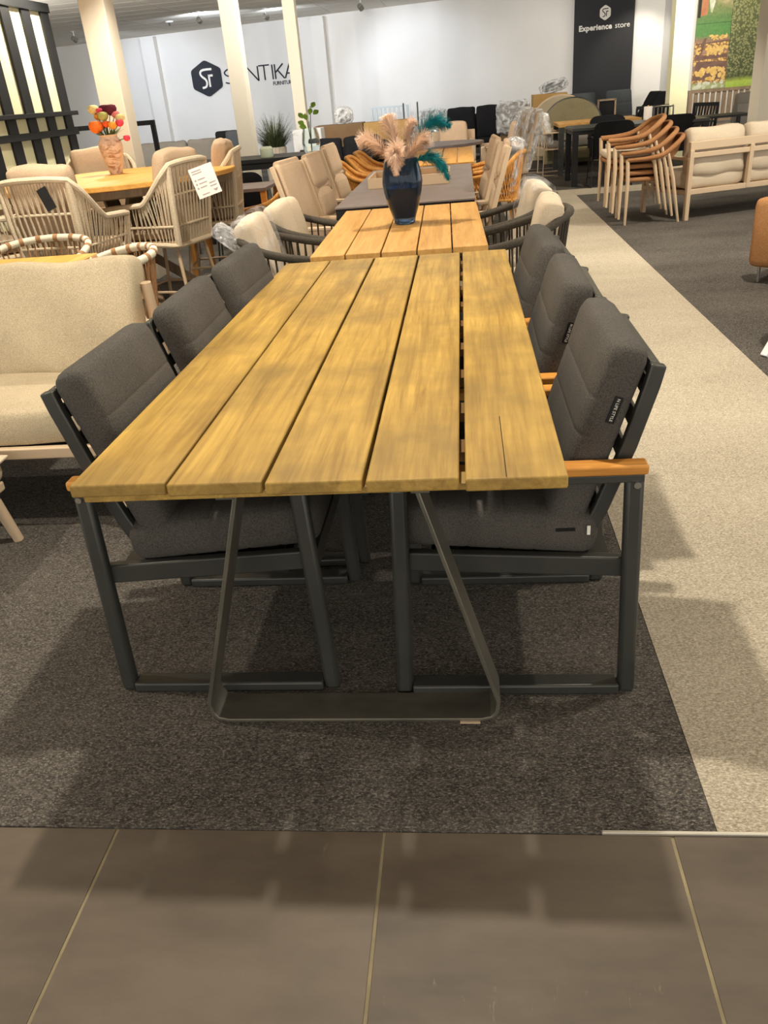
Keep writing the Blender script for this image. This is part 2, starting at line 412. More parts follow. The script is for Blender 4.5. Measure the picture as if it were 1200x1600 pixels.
cr_ = struct(MB().box(1.480, 7.4, YC, 11.548, -0.015, 0.0).build('floor_carpet_right', 'carpet_dark', smooth=False)); cr_['label'] = 'dark carpet right of the beige path'
cf = struct(MB().box(0.480, 7.4, 12.202, 22.9, -0.015, 0.0).build('floor_carpet_far', 'carpet_dark', smooth=False)); cf['label'] = 'dark carpet under the black dining table'
struct(MB().box(0.245, 3.2, 1.204, 1.212, -0.006, 0.003).build('trim_1', 'steel_strip', smooth=False, bevel=0.002))['label'] = 'pale metal strip at the edge of the carpet'

WA = math.atan2(-0.212, 1.0)
wall = struct(MB().box(-10.5, 5.5, 0.0, 0.2, 0, 3.3).build('wall_back', 'wall', smooth=False, loc=(-1, 19.87, 0), rz=WA))
wall['label'] = 'long white back wall'
for u0, u1, nm in ((-6.47, -6.12, 'wall_pilaster_left'), (-2.22, -1.92, 'wall_pilaster_centre')):
    o = struct(MB().box(u0, u1, -0.14, 0.01, 0, 2.96).build(nm, 'wall', smooth=False, loc=(-1, 19.87, 0), rz=WA)); o['label'] = 'white pilaster on the back wall'
struct(MB().box(-11.6, -11.4, 9.5, 23, 0, 3.3).build('wall_left', 'wall', smooth=False))
struct(MB().box(7.4, 7.6, 13.0, 23, 0, 3.3).build('wall_right', 'wall', smooth=False))
struct(MB().box(4.15, 7.4, 17.05, 17.2, 0, 3.3).build('wall_mural', 'wall', smooth=False))['label'] = 'white wall that carries the garden mural'
struct(MB().box(4.0, 4.15, 17.05, 19.2, 0, 3.3).build('wall_return', 'wall', smooth=False))
for (x, y, wd, dp, nm, lab) in ((-3.12, 7.6, 0.22, 0.22, 'column_front', 'wide white column behind the flower vase'),
                            (-3.12, 12.2, 0.22, 0.22, 'column_middle', 'slim white column in front of the wall lettering'),
                            (-3.12, 16.7, 0.22, 0.22, 'column_rear', 'slim white column right of the wall lettering'),
                            (3.47, 15.5, 0.29, 0.3, 'column_right_rear', 'cream column left of the garden mural'),
                            (3.66, 11.5, 0.45, 0.4, 'column_right', 'broad white column at the right edge')):
    o = struct(MB().box(x, x + wd, y, y + dp, 0, 3.0).build(nm, 'cream_board' if nm == 'column_right_rear' else 'wall_grey', smooth=False, bevel=0.006)); o['label'] = lab
ceil = struct(MB().box(-11.5, 7.5, -4.5, 23, 3.012, 3.2).build('ceiling', 'ceiling_gap', smooth=False))
p0 = MB().box(-0.594, 0.594, -0.294, 0.294, 0, 0.02).build('panel', 'ceiling', ceil, smooth=False)
first = True
for i in range(-9, 2):
    for j in range(14, 37):
        o = p0 if first else p0.copy()
        if not first: COL.objects.link(o)
        first = False
        o.location = (i * 1.2 + 0.3, j * 0.6, 2.994)
o = MB().box(-11.5, 7.5, -4.5, 8.05, 2.994, 3.014).build('panel_field', 'ceiling', ceil, smooth=False)
o = MB().box(2.1, 7.5, 8.06, 23, 2.994, 3.014).build('panel_field', 'ceiling', ceil, smooth=False)

M['greypaint'] = plain('grey_paint', (120, 118, 112), 0.5)
# ---- spotlights under the ceiling
lamp = None
for (x, y, ax, ay, az, pw, cone, colr, lab), lo in zip(SPOTS, LIGHTS):
    t = thing('ceiling_spotlight', lab or 'unseen ceiling spotlight above the picture, placed for its light', 'spotlight', (x, y, CEIL), 0, None if lab else 'ceiling spotlights above the picture')
    dr = 0.40 if cone >= 170 else 0.15  # stem lengthened on the widest cones so their light reaches the ceiling
    d = (Vector((ax, ay, az)) - Vector((x, y, CEIL - dr))).normalized()
    q = d.to_track_quat('-Z', 'Y').to_matrix().to_4x4()
    MB().lathe([(0.05, -0.012), (0.05, 0.0)], 16).build('ceiling_plate', 'whitemetal', t)
    MB().tube([(0, 0, -0.005), (0, 0, 0.03 - dr)], 0.009).build('stem', 'whitemetal', t)
    mm = Matrix.Translation((0, 0, -dr)) @ q
    h_ = MB(); prof = [(0.030, 0.07), (0.046, 0.06), (0.050, -0.04), (0.046, -0.042), (0.043, -0.02)]
    sg = 16; vv = []; ff = []
    for (r, z) in prof: vv += [(r * cos(2 * pi * k / sg), r * sin(2 * pi * k / sg), z) for k in range(sg)]
    for i in range(len(prof) - 1): ff += [(i * sg + k, i * sg + (k + 1) % sg, (i + 1) * sg + (k + 1) % sg, (i + 1) * sg + k) for k in range(sg)]
    ff.append(tuple(range(sg)))
    h_.add(vv, ff, mm).build('housing', 'greypaint', t)
    lo.location = Vector((x, y, CEIL - dr)) + d * 0.06
    MB().add([(0.042 * cos(2 * pi * k / sg), 0.042 * sin(2 * pi * k / sg), -0.022) for k in range(sg)], [tuple(range(sg))], mm).build('lens', 'lens', t)
t = thing('smoke_detector', 'small white ceiling detector left of the slim column', 'detector', (-5.72, 18.3, 2.994))
MB().lathe([(0.06, -0.03), (0.08, -0.02), (0.08, 0)], 16).build('cover', 'whitemetal', t)
MB().lathe([(0.012, -0.08), (0.02, -0.03)], 8).build('sensor', 'black', t)

# ---- lettering and emblem on the back wall (thin strokes, real thickness)
WM = T(-1, 19.87, 0, rz=WA)
def hexa(w_, h_, r=0.05):
    pts = [(0, h_ / 2), (w_ / 2, h_ / 4), (w_ / 2, -h_ / 4), (0, -h_ / 2), (-w_ / 2, -h_ / 4), (-w_ / 2, h_ / 4)]
    out = []
    for i in range(6):
        a, b_, c_ = Vector(pts[i - 1]), Vector(pts[i]), Vector(pts[(i + 1) % 6])
        p = b_ + (a - b_).normalized() * r; q = b_ + (c_ - b_).normalized() * r
        out += [tuple(p), tuple((p + q) / 4 + b_ / 2), tuple(q)]
    return out
def cr2(pts, n=5): return [(p[0], p[1]) for p in cr([(a, b_, 0) for a, b_ in pts], n)]
def sf2(s, w_, y0, y1, c=(0, 0)):
    mb = MB(); f_ = lambda P: [(c[0] + x * s, c[1] + z * s) for x, z in P]
    mb.ribbon(f_(cr2([(0.40, 0.46), (-0.08, 0.46), (-0.30, 0.40), (-0.36, 0.26), (-0.26, 0.11), (-0.07, -0.04), (-0.01, -0.22), (-0.10, -0.41), (-0.34, -0.46)])), w_, y0, y1)
    mb.ribbon(f_([(0.17, -0.44), (0.17, 0.195)]), w_, y0, y1 + 0.0005)
    mb.ribbon(f_([(0.12, 0.14), (0.42, 0.14)]), w_, y0, y1 + 0.001)
    return mb
sg_ = thing('wall_emblem', 'large dark hexagon emblem with the letters SF on the white wall', 'emblem', WM @ Vector((-4.97, 0, 2.01)), WA)
MB().prism(hexa(0.76, 0.76), -0.03, 0.0).build('hexagon', 'letter', sg_, smooth=False)
sf2(0.40, 0.045, -0.036, -0.028, (0, 0)).build('monogram', 'print_white', sg_, smooth=False, label='white SF monogram')
lt = thing('wall_lettering', 'thin dark letters SENTIKA with FURNITURE below on the white wall', 'lettering', WM @ Vector((0, 0, 0)), WA)
Z0, Z1 = 1.865, 2.16; LW = 0.026
def L(name, strokes):
    mb = MB()
    for k, s_ in enumerate(strokes): mb.ribbon(s_, LW, -0.02 - 0.0006 * k, 0.0)
    mb.build(name, 'letter', lt, smooth=False)
L('letter_s', [cr2([(-4.30, 2.13), (-4.40, 2.155), (-4.50, 2.10), (-4.47, 2.04), (-4.37, 2.00), (-4.31, 1.93), (-4.39, 1.87), (-4.50, 1.89)])])
L('letter_e', [[(-4.22, Z0), (-4.22, Z1)], [(-4.22, Z1), (-4.02, Z1)], [(-4.22, 2.01), (-4.05, 2.01)], [(-4.22, Z0), (-4.02, Z0)]])
L('letter_n', [[(-3.93, Z0), (-3.93, Z1)], [(-3.93, Z1), (-3.66, Z0)], [(-3.66, Z0), (-3.66, Z1)]])
L('letter_t', [[(-3.63, Z1), (-3.37, Z1)], [(-3.50, Z0), (-3.50, Z1)]])
L('letter_i', [[(-3.30, Z0), (-3.30, Z1)]])
L('letter_k', [[(-3.235, Z0), (-3.235, Z1)], [(-3.22, 2.0), (-3.03, Z1)], [(-3.17, 2.04), (-3.02, Z0)]])
L('letter_a', [[(-3.00, Z0), (-2.865, Z1)], [(-2.865, Z1), (-2.73, Z0)], [(-2.95, 1.96), (-2.78, 1.96)]])
text('word_furniture', 'FURNITURE', 0.105, 'letter', lt, (-3.325, -0.004, 1.745), extrude=0.003, offset=0.002, space=0.92)

# ---- black banner
bn = thing('wall_banner', 'tall black banner with white emblem and the words Experience store', 'banner', WM @ Vector((3.97, 0, 0)), WA)
MB().box(-0.58, 0.58, -0.05, 0.0, 0.0, 2.96).build('panel', 'banner', bn, smooth=False)
hb = MB().prism(hexa(0.21, 0.27, 0.025), -0.054, -0.05).build('hexagon', 'print_white', bn, smooth=False, loc=(0.02, 0, 2.45))
sf2(0.145, 0.016, -0.056, -0.053, (0, 0)).build('monogram', 'banner', bn, smooth=False, loc=(0.02, 0, 2.45))
text('word_experience', 'Experience', 0.135, 'print_white', bn, (-0.485, -0.053, 2.17), extrude=0.001, offset=0.0055, space=1.06)
text('word_store', 'store', 0.135, 'print_white', bn, (0.215, -0.053, 2.17), extrude=0.001)

# ---- garden mural: three printed panels on the right wall
def mural_mat(name, stops, vor, vs_, spot):
    m, nt, b = newmat(name); b.inputs['Roughness'].default_value = 0.6
    tc = nt.nodes.new('ShaderNodeTexCoord'); sp = nt.nodes.new('ShaderNodeSeparateXYZ'); nt.links.new(tc.outputs['Generated'], sp.inputs[0])
    nz = _noise(nt, tc.outputs['Object'], 3.0, 4); ad = nt.nodes.new('ShaderNodeMath'); ad.operation = 'MULTIPLY_ADD'; ad.inputs[1].default_value = 0.06
    nt.links.new(nz, ad.inputs[0]); nt.links.new(sp.outputs['Z'], ad.inputs[2])
    base = _ramp(nt, ad.outputs[0], stops)
    vo = nt.nodes.new('ShaderNodeTexVoronoi'); vo.inputs['Scale'].default_value = vs_; vo.inputs['Randomness'].default_value = 1.0; nt.links.new(tc.outputs['Object'], vo.inputs['Vector'])
    blob = _ramp(nt, vo.outputs['Distance'], [(0.30, (1, 1, 1, 1)), (0.62, (0, 0, 0, 1))])
    colr = _mix(nt, _ramp(nt, ad.outputs[0], vor), base, _mix(nt, blob, C3(*spot[0]), C3(*spot[1])))
    n2 = _noise(nt, tc.outputs['Object'], 26, 4)
    colr = _mix(nt, 0.35, colr, _ramp(nt, n2, [(0.3, (0.02, 0.02, 0.01, 1)), (0.7, C3(200, 196, 160))]), 'OVERLAY')
    nt.links.new(colr, b.inputs['Base Color']); return m
K0 = (0, 0, 0, 1); K1 = (1, 1, 1, 1)
m1 = mural_mat('crate_print', [(0.0, C3(180, 186, 150)), (0.10, C3(170, 184, 130)), (0.15, C3(150, 116, 100)), (0.45, C3(160, 124, 110)), (0.62, C3(172, 136, 120)), (0.78, C3(160, 126, 110)), (0.86, C3(96, 150, 84))],
               [(0.12, K0), (0.14, K1), (0.30, K1), (0.33, K0), (0.40, K0), (0.42, K1), (0.56, K1), (0.58, K0), (0.62, K0), (0.64, K1), (0.74, K1), (0.76, K0)], 24, ((150, 110, 74), (236, 202, 126)))
m2 = mural_mat('meadow_print', [(0.0, C3(96, 150, 84)), (0.12, C3(104, 140, 84)), (0.3, C3(150, 166, 110)), (0.5, C3(190, 170, 130)), (0.8, C3(176, 186, 120)), (1.0, C3(140, 150, 96))], [(0.0, K0), (0.15, K0), (0.3, (0.5, 0.5, 0.5, 1)), (1.0, (0.6, 0.6, 0.6, 1))], 4, ((104, 116, 70), (214, 190, 160)))
m3 = mural_mat('tree_print', [(0.0, C3(176, 200, 84)), (0.08, C3(186, 208, 96)), (0.12, C3(76, 88, 52)), (0.25, C3(84, 96, 60)), (0.6, C3(116, 126, 80)), (1.0, C3(140, 146, 96))], [(0.10, K0), (0.16, (0.45, 0.45, 0.45, 1)), (1.0, (0.45, 0.45, 0.45, 1))], 30, ((70, 80, 50), (206, 204, 150)))
for nm, x0, x1, z0, z1, mt, lab in (('mural_crates', 4.18, 4.77, 0.99, 2.02, m1, 'printed wall panel of potato crates beside the cream column'),
                                    ('mural_meadow', 4.18, 4.77, 2.025, 3.0, m2, 'printed wall panel of a meadow above the potato crates'),
                                    ('mural_tree', 4.775, 6.2, 0.97, 3.0, m3, 'printed wall panel of a leafy fruit tree over grass')):
    o = MB().box(x0, x1, 17.0, 17.02, z0, z1).build(nm, mt, smooth=False); tag(o, lab, 'mural')

# printed motifs on the mural panels: crates, potatoes, tree trunk, white hen shape
def flat(name, polys, y, mat, parent):
    mb = MB()
    for k, p in enumerate(polys): mb.add([(x, y - 0.00002 * k, z) for x, z in p], [tuple(range(len(p)))])
    o = mb.build(name, mat, parent, smooth=False, kind='stuff'); return o
MUR = {k.name: k for k in bpy.data.objects if k.name.startswith('mural_')}
M['pr_crate'] = plain('print_crate', (104, 78, 70), 0.6, c2=(126, 96, 86), vscale=8); M['pr_potato'] = plain('print_potato', (206, 164, 84), 0.6, c2=(236, 204, 130), vscale=14)
M['pr_trunk'] = plain('print_trunk', (176, 112, 76), 0.6, c2=(200, 136, 98), vscale=9); M['pr_dark'] = plain('print_dark', (40, 30, 26), 0.6); M['pr_pale'] = plain('print_pale', (226, 224, 214), 0.6, c2=(180, 190, 150), vscale=12)
def pots(x0, x1, z0, z1, n, r):
    out = []; R9 = random.Random(5 + n)
    for k in range(n):
        cx, cz = R9.uniform(x0, x1), R9.uniform(z0, z1); a, b_, t_ = r * R9.uniform(0.8, 1.3), r * R9.uniform(0.6, 0.9), R9.random() * 3
        out.append([(cx + a * cos(q) * cos(t_) - b_ * sin(q) * sin(t_), cz + a * cos(q) * sin(t_) + b_ * sin(q) * cos(t_)) for q in [2 * pi * i / 9 for i in range(9)]])
    return out
pm = MUR['mural_crates']
flat('printed_crate', [[(4.19, 1.14), (4.765, 1.14), (4.765, 1.42), (4.23, 1.44)], [(4.19, 1.46), (4.765, 1.48), (4.765, 1.53), (4.19, 1.52)], [(4.19, 1.52), (4.30, 1.52), (4.38, 1.80), (4.34, 1.80)], [(4.19, 1.70), (4.765, 1.73), (4.765, 1.75), (4.19, 1.72)]], 16.999, 'pr_crate', pm)
flat('printed_potatoes', pots(4.24, 4.74, 1.15, 1.32, 46, 0.036) + pots(4.38, 4.74, 1.54, 1.66, 50, 0.024) + pots(4.42, 4.72, 1.77, 1.84, 36, 0.018) + pots(4.20, 4.28, 1.56, 1.66, 14, 0.022), 16.998, 'pr_potato', pm)
flat('printed_flowers', pots(4.22, 4.72, 1.01, 1.10, 26, 0.03), 16.998, 'pr_pale', pm)
pw_ = MUR['mural_meadow']
flat('printed_trunk', [[(4.24, 2.14), (4.35, 2.16), (4.36, 3.0), (4.27, 3.0)]], 16.999, 'pr_trunk', pw_)
flat('printed_post', [[(4.185, 2.12), (4.235, 2.12), (4.25, 3.0), (4.185, 3.0)]], 16.999, 'pr_dark', pw_)
flat('printed_hen', [[(4.40, 2.2), (4.43, 2.18), (4.47, 2.34), (4.46, 2.48), (4.39, 2.50), (4.37, 2.36)]], 16.999, 'pr_pale', pw_)

# ---- black shelf partition with cream board behind, along x = -4.05
pt = thing('shelf_partition', 'black slatted partition with cream board behind at the left edge', 'partition', (-4.05, 0, 0))
MB().box(-0.05, -0.012, 3.6, 9.02, 0, 2.42).build('back_board', 'cream_board', pt, smooth=False)
MB().box(-0.05, 0.03, 3.6, 9.06, 2.36, 2.44).build('top_rail', 'black', pt, smooth=False, bevel=0.004)
MB().box(-0.012, 0.10, 3.6, 9.03, 1.45, 1.49).build('upper_shelf', 'black', pt, smooth=False, bevel=0.004)
MB().box(-0.012, 0.05, 3.6, 9.06, 1.27, 1.33).build('lower_shelf', 'black', pt, smooth=False, bevel=0.004)
MB().box(-0.012, 0.03, 3.6, 9.06, 0.0, 0.08).build('bottom_rail', 'black', pt, smooth=False)
sl = MB().box(-0.012, 0.012, -0.085, 0.085, 0.08, 2.36).build('slat', 'black', pt, smooth=False, bevel=0.003)
sl.location = (0, 8.97, 0)
for k in range(1, 14):
    o = sl.copy(); COL.objects.link(o); o.location = (0, 8.97 - 0.40 * k, 0)
fr = thing('clothes_rail_frame', 'black square-tube rail frame behind the wide white column', 'frame', (-4.05, 10.0, 0))
MB().bar((-0.55, 0, 1.31), (0.55, 0, 1.31), 0.05, 0.05).build('top_bar', 'black', fr, smooth=False, bevel=0.003)
for s_ in (-1, 1): MB().bar((s_ * 0.525, 0, 0), (s_ * 0.525, 0, 1.285), 0.05, 0.05).build('post', 'black', fr, smooth=False, bevel=0.003)
MB().bar((-0.5, 0, 0.62), (0.5, 0, 0.62), 0.04, 0.04).build('lower_bar', 'black', fr, smooth=False)
# ================================================================ tables
def u_leg(parent, cx, y0, y1, hw_b, hw_t, ztop, mat='rawsteel', t=0.010):
    r = 0.035
    pts = [(cx - hw_t, ztop), (cx - hw_b + 0.006, 0.06), (cx - hw_b + 0.010, 0.03), (cx - hw_b + 0.022, 0.013), (cx - hw_b + 0.05, 0.006),
           (cx + hw_b - 0.05, 0.006), (cx + hw_b - 0.022, 0.013), (cx + hw_b - 0.010, 0.03), (cx + hw_b - 0.006, 0.06), (cx + hw_t, ztop)]
    return MB().ribbon(pts, t, y0, y1).build('leg_frame', mat, parent, bevel=0.002, angle=30)

def plank_top(parent, edges, y0, y1, z0, z1, mat, skew=0.0, gaps=None):
    for i in range(len(edges)):
        a, b_ = edges[i]
        dy0 = random.uniform(-0.003, 0.003) + skew * (len(edges) - 1 - i); dy1 = random.uniform(-0.004, 0.004); dz = random.uniform(-0.0012, 0.0)
        cx = (a + b_) / 2; cy = (y0 + y1) / 2
        MB().box(a - cx, b_ - cx, y0 + dy0 - cy, y1 + dy1 - cy, z0 - z1, dz).build('plank', mat, parent, bevel=0.004, loc=(cx, cy, z1))

T1 = thing('dining_table', 'long weathered plank table on grey steel legs in the foreground', 'table', (-0.32, 2.55, 0))
E1 = [(-0.495, -0.293), (-0.287, -0.093), (-0.085, 0.107), (0.115, 0.294), (0.306, 0.497)]
plank_top(T1, E1, -1.175, 1.175, 0.722, 0.75, 'plank', skew=0.008)
MB().box(-0.475, 0.475, -1.135, -1.08, 0.706, 0.7215).build('end_batten', 'plank', T1, smooth=False, bevel=0.003)
for yy in (-0.95, -0.72, -0.46, -0.20, 0.06, 0.32, 0.58, 0.84, 1.08):
    MB().box(-0.46, 0.46, yy - 0.035, yy + 0.035, 0.700, 0.7215).build('batten', 'batten', T1, smooth=False)
for xx in (-0.21, 0.21): MB().box(xx - 0.02, xx + 0.02, -1.05, 1.05, 0.66, 0.70).build('under_rail', 'rawsteel', T1, smooth=False, bevel=0.002)
u_leg(T1, 0.0, -1.01, -0.91, 0.372, 0.185, 0.698)
u_leg(T1, 0.0, 0.80, 0.90, 0.372, 0.185, 0.698)
for yy in (-0.96, 0.85): MB().box(-0.26, 0.26, yy - 0.05, yy + 0.05, 0.692, 0.700).build('mounting_plate', 'rawsteel', T1, smooth=False)
MB().box(0.27, 0.32, -1.016, -1.008, 0.0, 0.004).build('floor_glide', 'sandmetal', T1, smooth=False)

T2 = thing('plank_table', 'shorter plank table that carries the blue feather vase', 'table', (-0.325, 4.645, 0), RAD(1.0))
E2 = [(-0.415, -0.253), (-0.247, -0.084), (-0.078, 0.084), (0.090, 0.248), (0.254, 0.415)]
plank_top(T2, E2, -0.79, 0.79, 0.718, 0.75, 'plank_new')
for yy in (-0.70, -0.2, 0.2, 0.7): MB().box(-0.38, 0.38, yy - 0.03, yy + 0.03, 0.695, 0.718).build('batten', 'rawsteel', T2, smooth=False)
u_leg(T2, 0.0, -0.60, -0.52, 0.33, 0.20, 0.695, 'alu'); u_leg(T2, 0.0, 0.52, 0.60, 0.33, 0.20, 0.695, 'alu')

T3 = thing('ceramic_table', 'table with grey ceramic top and black frame behind the blue vase', 'table', (-0.39, 6.95, 0))
MB().box(-0.465, 0.465, -1.33, 1.33, 0.738, 0.75).build('table_top', 'ceramic', T3, bevel=0.002)
for (a, b_, c_, d_) in ((-0.46, -0.42, -1.325, 1.325), (0.42, 0.46, -1.325, 1.325), (-0.42, 0.42, -1.325, -1.285), (-0.42, 0.42, 1.285, 1.325)):
    MB().box(a, b_, c_, d_, 0.685, 0.738).build('apron', 'black', T3, smooth=False)
for sx in (-1, 1):
    for sy in (-1, 1): MB().box(sx * 0.435 - 0.028, sx * 0.435 + 0.028, sy * 1.295 - 0.028, sy * 1.295 + 0.028, 0, 0.686).build('leg', 'black', T3, smooth=False, bevel=0.003)

T4 = thing('far_plank_table', 'orange plank table beyond the ceramic table', 'table', (-0.31, 9.6, 0))
plank_top(T4, [(-0.42, -0.255), (-0.248, -0.085), (-0.078, 0.085), (0.092, 0.25), (0.257, 0.42)], -1.1, 1.1, 0.715, 0.748, 'plank_far')
for sx in (-1, 1):
    for sy in (-1, 1): MB().box(sx * 0.36 - 0.03, sx * 0.36 + 0.03, sy * 0.98 - 0.03, sy * 0.98 + 0.03, 0, 0.715).build('leg', 'black', T4, smooth=False)
T5 = thing('oval_table', 'oval grey concrete table between the orange plank table and the dark sofa', 'table', (-0.42, 13.6, 0))
pl = [(0.75 * cos(2 * pi * k / 28), 0.62 * sin(2 * pi * k / 28)) for k in range(28)]
MB().add([(x, y, 0.6) for x, y in pl] + [(x, y, 0.64) for x, y in pl], [tuple(range(27, -1, -1)), tuple(range(28, 56))] + [(k, (k + 1) % 28, 28 + (k + 1) % 28, 28 + k) for k in range(28)]).build('table_top', 'ceramic', T5, bevel=0.005)
MB().lathe([(0.30, 0), (0.26, 0.03), (0.12, 0.12), (0.10, 0.35), (0.2, 0.58), (0.24, 0.6)], 20).build('pedestal', 'alu', T5)

M['crack'] = plain('crack', (40, 30, 14), 0.9)
MB().prism([(-0.0008, 0.7496), (0.0008, 0.7496), (0.0008, 0.7503), (-0.0008, 0.7503)], -1.172, -0.86).build('crack', 'crack', T1, smooth=False, loc=(0.383, 0, 0))
# wooden tray
tr = thing('wooden_tray', 'shallow pale wooden tray on the ceramic table', 'tray', (-0.42, 6.93, 0.75))
MB().box(-0.30, 0.30, -0.28, 0.28, 0.0, 0.012).build('base', 'plank_new', tr, smooth=False)
for (a, b_, c_, d_) in ((-0.31, 0.31, -0.295, -0.28), (-0.31, 0.31, 0.28, 0.295), (-0.315, -0.30, -0.28, 0.28), (0.30, 0.315, -0.28, 0.28)):
    MB().box(a, b_, c_, d_, 0, 0.075).build('side', 'sandmetal', tr, smooth=False, bevel=0.002)

# ================================================================ charcoal dining armchairs (local +x = front)
def dining_chair():
    t = thing('dining_chair', '', 'chair', group='charcoal cushioned dining armchairs')
    for s in (-1, 1):
        y = s * 0.262
        f = MB(); f.bar((-0.282, y, 0.0), (-0.268, y, 0.615), 0.032, 0.042, (1, 0, 0))
        o = f.build('rear_leg', 'alu', t, bevel=0.010)
        MB().bar((0.284, y, 0.0), (0.262, y, 0.60), 0.032, 0.042, (1, 0, 0)).build('front_leg', 'alu', t, bevel=0.010)
        MB().bar((-0.262, y, 0.016), (0.262, y, 0.016), 0.050, 0.030).build('floor_runner', 'alu', t, bevel=0.006)
        MB().bar((-0.288, y, 0.606), (0.275, y, 0.606), 0.034, 0.020).build('arm_rail', 'alu', t, bevel=0.003)
        MB().bar((-0.295, y, 0.628), (0.275, y, 0.628), 0.046, 0.024).build('armrest', 'teak', t, bevel=0.006, label='teak armrest strip')
        MB().bar((-0.262, s * 0.243, 0.362), (0.268, s * 0.243, 0.392), 0.026, 0.052).build('seat_rail', 'alu', t, bevel=0.004)
        MB().tube([(-0.272, y - 0.024, 0.592), (-0.272, y + 0.024, 0.592)], 0.008, 10).build('bolt', 'chrome', t)
        pth = [(-0.150, 0.378), (-0.205, 0.50), (-0.262, 0.66), (-0.302, 0.80), (-0.312, 0.845)]
        MB().ribbon(pth, 0.034, s * 0.212 - 0.013, s * 0.212 + 0.013).build('back_upright', 'alu', t, bevel=0.004)
    def bx(z):
        return -0.150 - (z - 0.378) * 0.352
    for z in (0.435, 0.505, 0.575, 0.645, 0.715, 0.785):
        MB().bar((bx(z) - 0.004, -0.2, z), (bx(z) - 0.004, 0.2, z), 0.036, 0.012, (0.94, 0, 0.33)).build('back_slat', 'alu', t, bevel=0.002)
    MB().bar((-0.305, -0.2, 0.832), (-0.305, 0.2, 0.832), 0.030, 0.024, (0.94, 0, 0.33)).build('top_rail', 'alu', t, bevel=0.004)
    for x in (-0.20, -0.08, 0.04, 0.16): MB().box(x - 0.03, x + 0.03, -0.23, 0.23, 0.378 + x * 0.05, 0.390 + x * 0.05).build('seat_slat', 'alu', t, smooth=False)
    MB().box(-0.19, 0.20, -0.228, 0.228, 0.342, 0.366).build('under_tray', 'black', t, smooth=False)
    MB().bar((0.272, -0.245, 0.385), (0.272, 0.245, 0.385), 0.026, 0.05).build('front_rail', 'alu', t, bevel=0.003)
    MB().cush(0.50, 0.485, 0.115, 0.040, 0.04, gx=(-0.10, -0.02, 0.06, 0.14), gd=0.0022, gw=0.004, mat=T(0.045, 0, 0.458, ry=-0.085)).build('seat_cushion', 'charcoal', t)
    bc = MB().cush(0.475, 0.465, 0.098, 0.038, 0.03, gx=(-0.075, 0.015, 0.105), gd=0.0022, gw=0.004, mat=T(-0.184, 0, 0.667, ry=-(pi / 2 + 0.31))).build('back_cushion', 'charcoal', t)
    return t
DC = dining_chair()
ys = (1.925, 2.555, 3.185)
labR = ('charcoal dining armchair nearest the camera on the beige path side', 'middle charcoal dining armchair on the beige path side', 'farthest charcoal dining armchair on the beige path side')
labL = ('charcoal dining armchair nearest the camera on the sofa side', 'middle charcoal dining armchair on the sofa side', 'farthest charcoal dining armchair on the sofa side')
def cushion_tag(ch, side):
    """small woven label on the cushion edge, child of the back cushion"""
    bc = [k for k in bpy.data.objects if k.parent == ch and k.name.startswith('back_cushion')][0]
    m_ = T(-0.222, side * 0.2335, 0.752, ry=-0.31)
    MB().add(*_boxdata(0.0095, 0.0015, 0.031), mat=m_).build('label', 'tag', bc, smooth=False, label='black woven label with white print')
    q = text('label_print', 'N LIFE STYLE', 0.0095, 'tag_white', bc, extrude=0.0002, align='CENTER')
    q.matrix_local = m_ @ Matrix.Translation((0, side * 0.0017, 0)) @ Matrix.Rotation(pi if side > 0 else 0, 4, 'Z') @ Matrix.Rotation(pi / 2, 4, 'X') @ Matrix.Rotation(-pi / 2, 4, 'Z')
def _boxdata(hx, hy, hz):
    mb = MB().box(-hx, hx, -hy, hy, -hz, hz); return mb.v, mb.f
DC.location = (0.09, ys[0], 0); DC.rotation_euler = (0, 0, pi); DC['label'] = labR[0]
chairs = [DC]
for k in (1, 2): chairs.append(clone(DC, ((0.09, 0.068, 0.05)[k], ys[k], 0), pi + RAD((0, -1.0, 1.2)[k]), labR[k]))
for k in (0, 1, 2): chairs.append(clone(DC, (-0.675 + 0.012 * k, ys[k] + 0.02, 0), RAD((0, 1.5, -1.5)[k]), labL[k]))
for c in chairs[:3]: cushion_tag(c, 1)
sc = [k for k in bpy.data.objects if k.parent == DC and k.name.startswith('seat_cushion')][0]
MB().box(-0.145, -0.100, 0.2425, 0.2445, 0.458, 0.466).build('label', 'tag', sc, smooth=False)
MB().box(-0.180, -0.172, 0.243, 0.2465, 0.448, 0.472).build('zip_pull', 'tag_white', sc, smooth=False, bevel=0.001)

# ================================================================ blue vase with ostrich feathers
vz = thing('glass_vase', 'dark blue glass vase standing on the shorter plank table', 'vase', (-0.33, 4.70, 0.75))
def vasemat():
    m, nt, b = newmat('blue_glass'); b.inputs['Base Color'].default_value = (0.10, 0.175, 0.31, 1); b.inputs['Roughness'].default_value = 0.03
    b.inputs['Transmission Weight'].default_value = 0.92; b.inputs['IOR'].default_value = 1.3; return m
M['vaseglass'] = vasemat()
M['vasewater'] = plain('dark_water', (6, 8, 15), 0.08)
outer = [(0.050, 0.0), (0.056, 0.004), (0.062, 0.03), (0.086, 0.10), (0.104, 0.17), (0.110, 0.215), (0.106, 0.26), (0.095, 0.305), (0.086, 0.335)]
inner = [(0.083, 0.335), (0.092, 0.304), (0.103, 0.26), (0.107, 0.215), (0.101, 0.17), (0.083, 0.10), (0.058, 0.035), (0.01, 0.028)]
sgm = 40; mb = MB(); mb.lathe(outer + inner, sgm, cap=True).build('glass_body', 'vaseglass', vz, angle=50)
MB().lathe([(0.02, 0.031), (0.056, 0.037), (0.0812, 0.10), (0.0985, 0.168), (0.1035, 0.19), (0.02, 0.1905)], 32).build('water', 'vasewater', vz, angle=50)
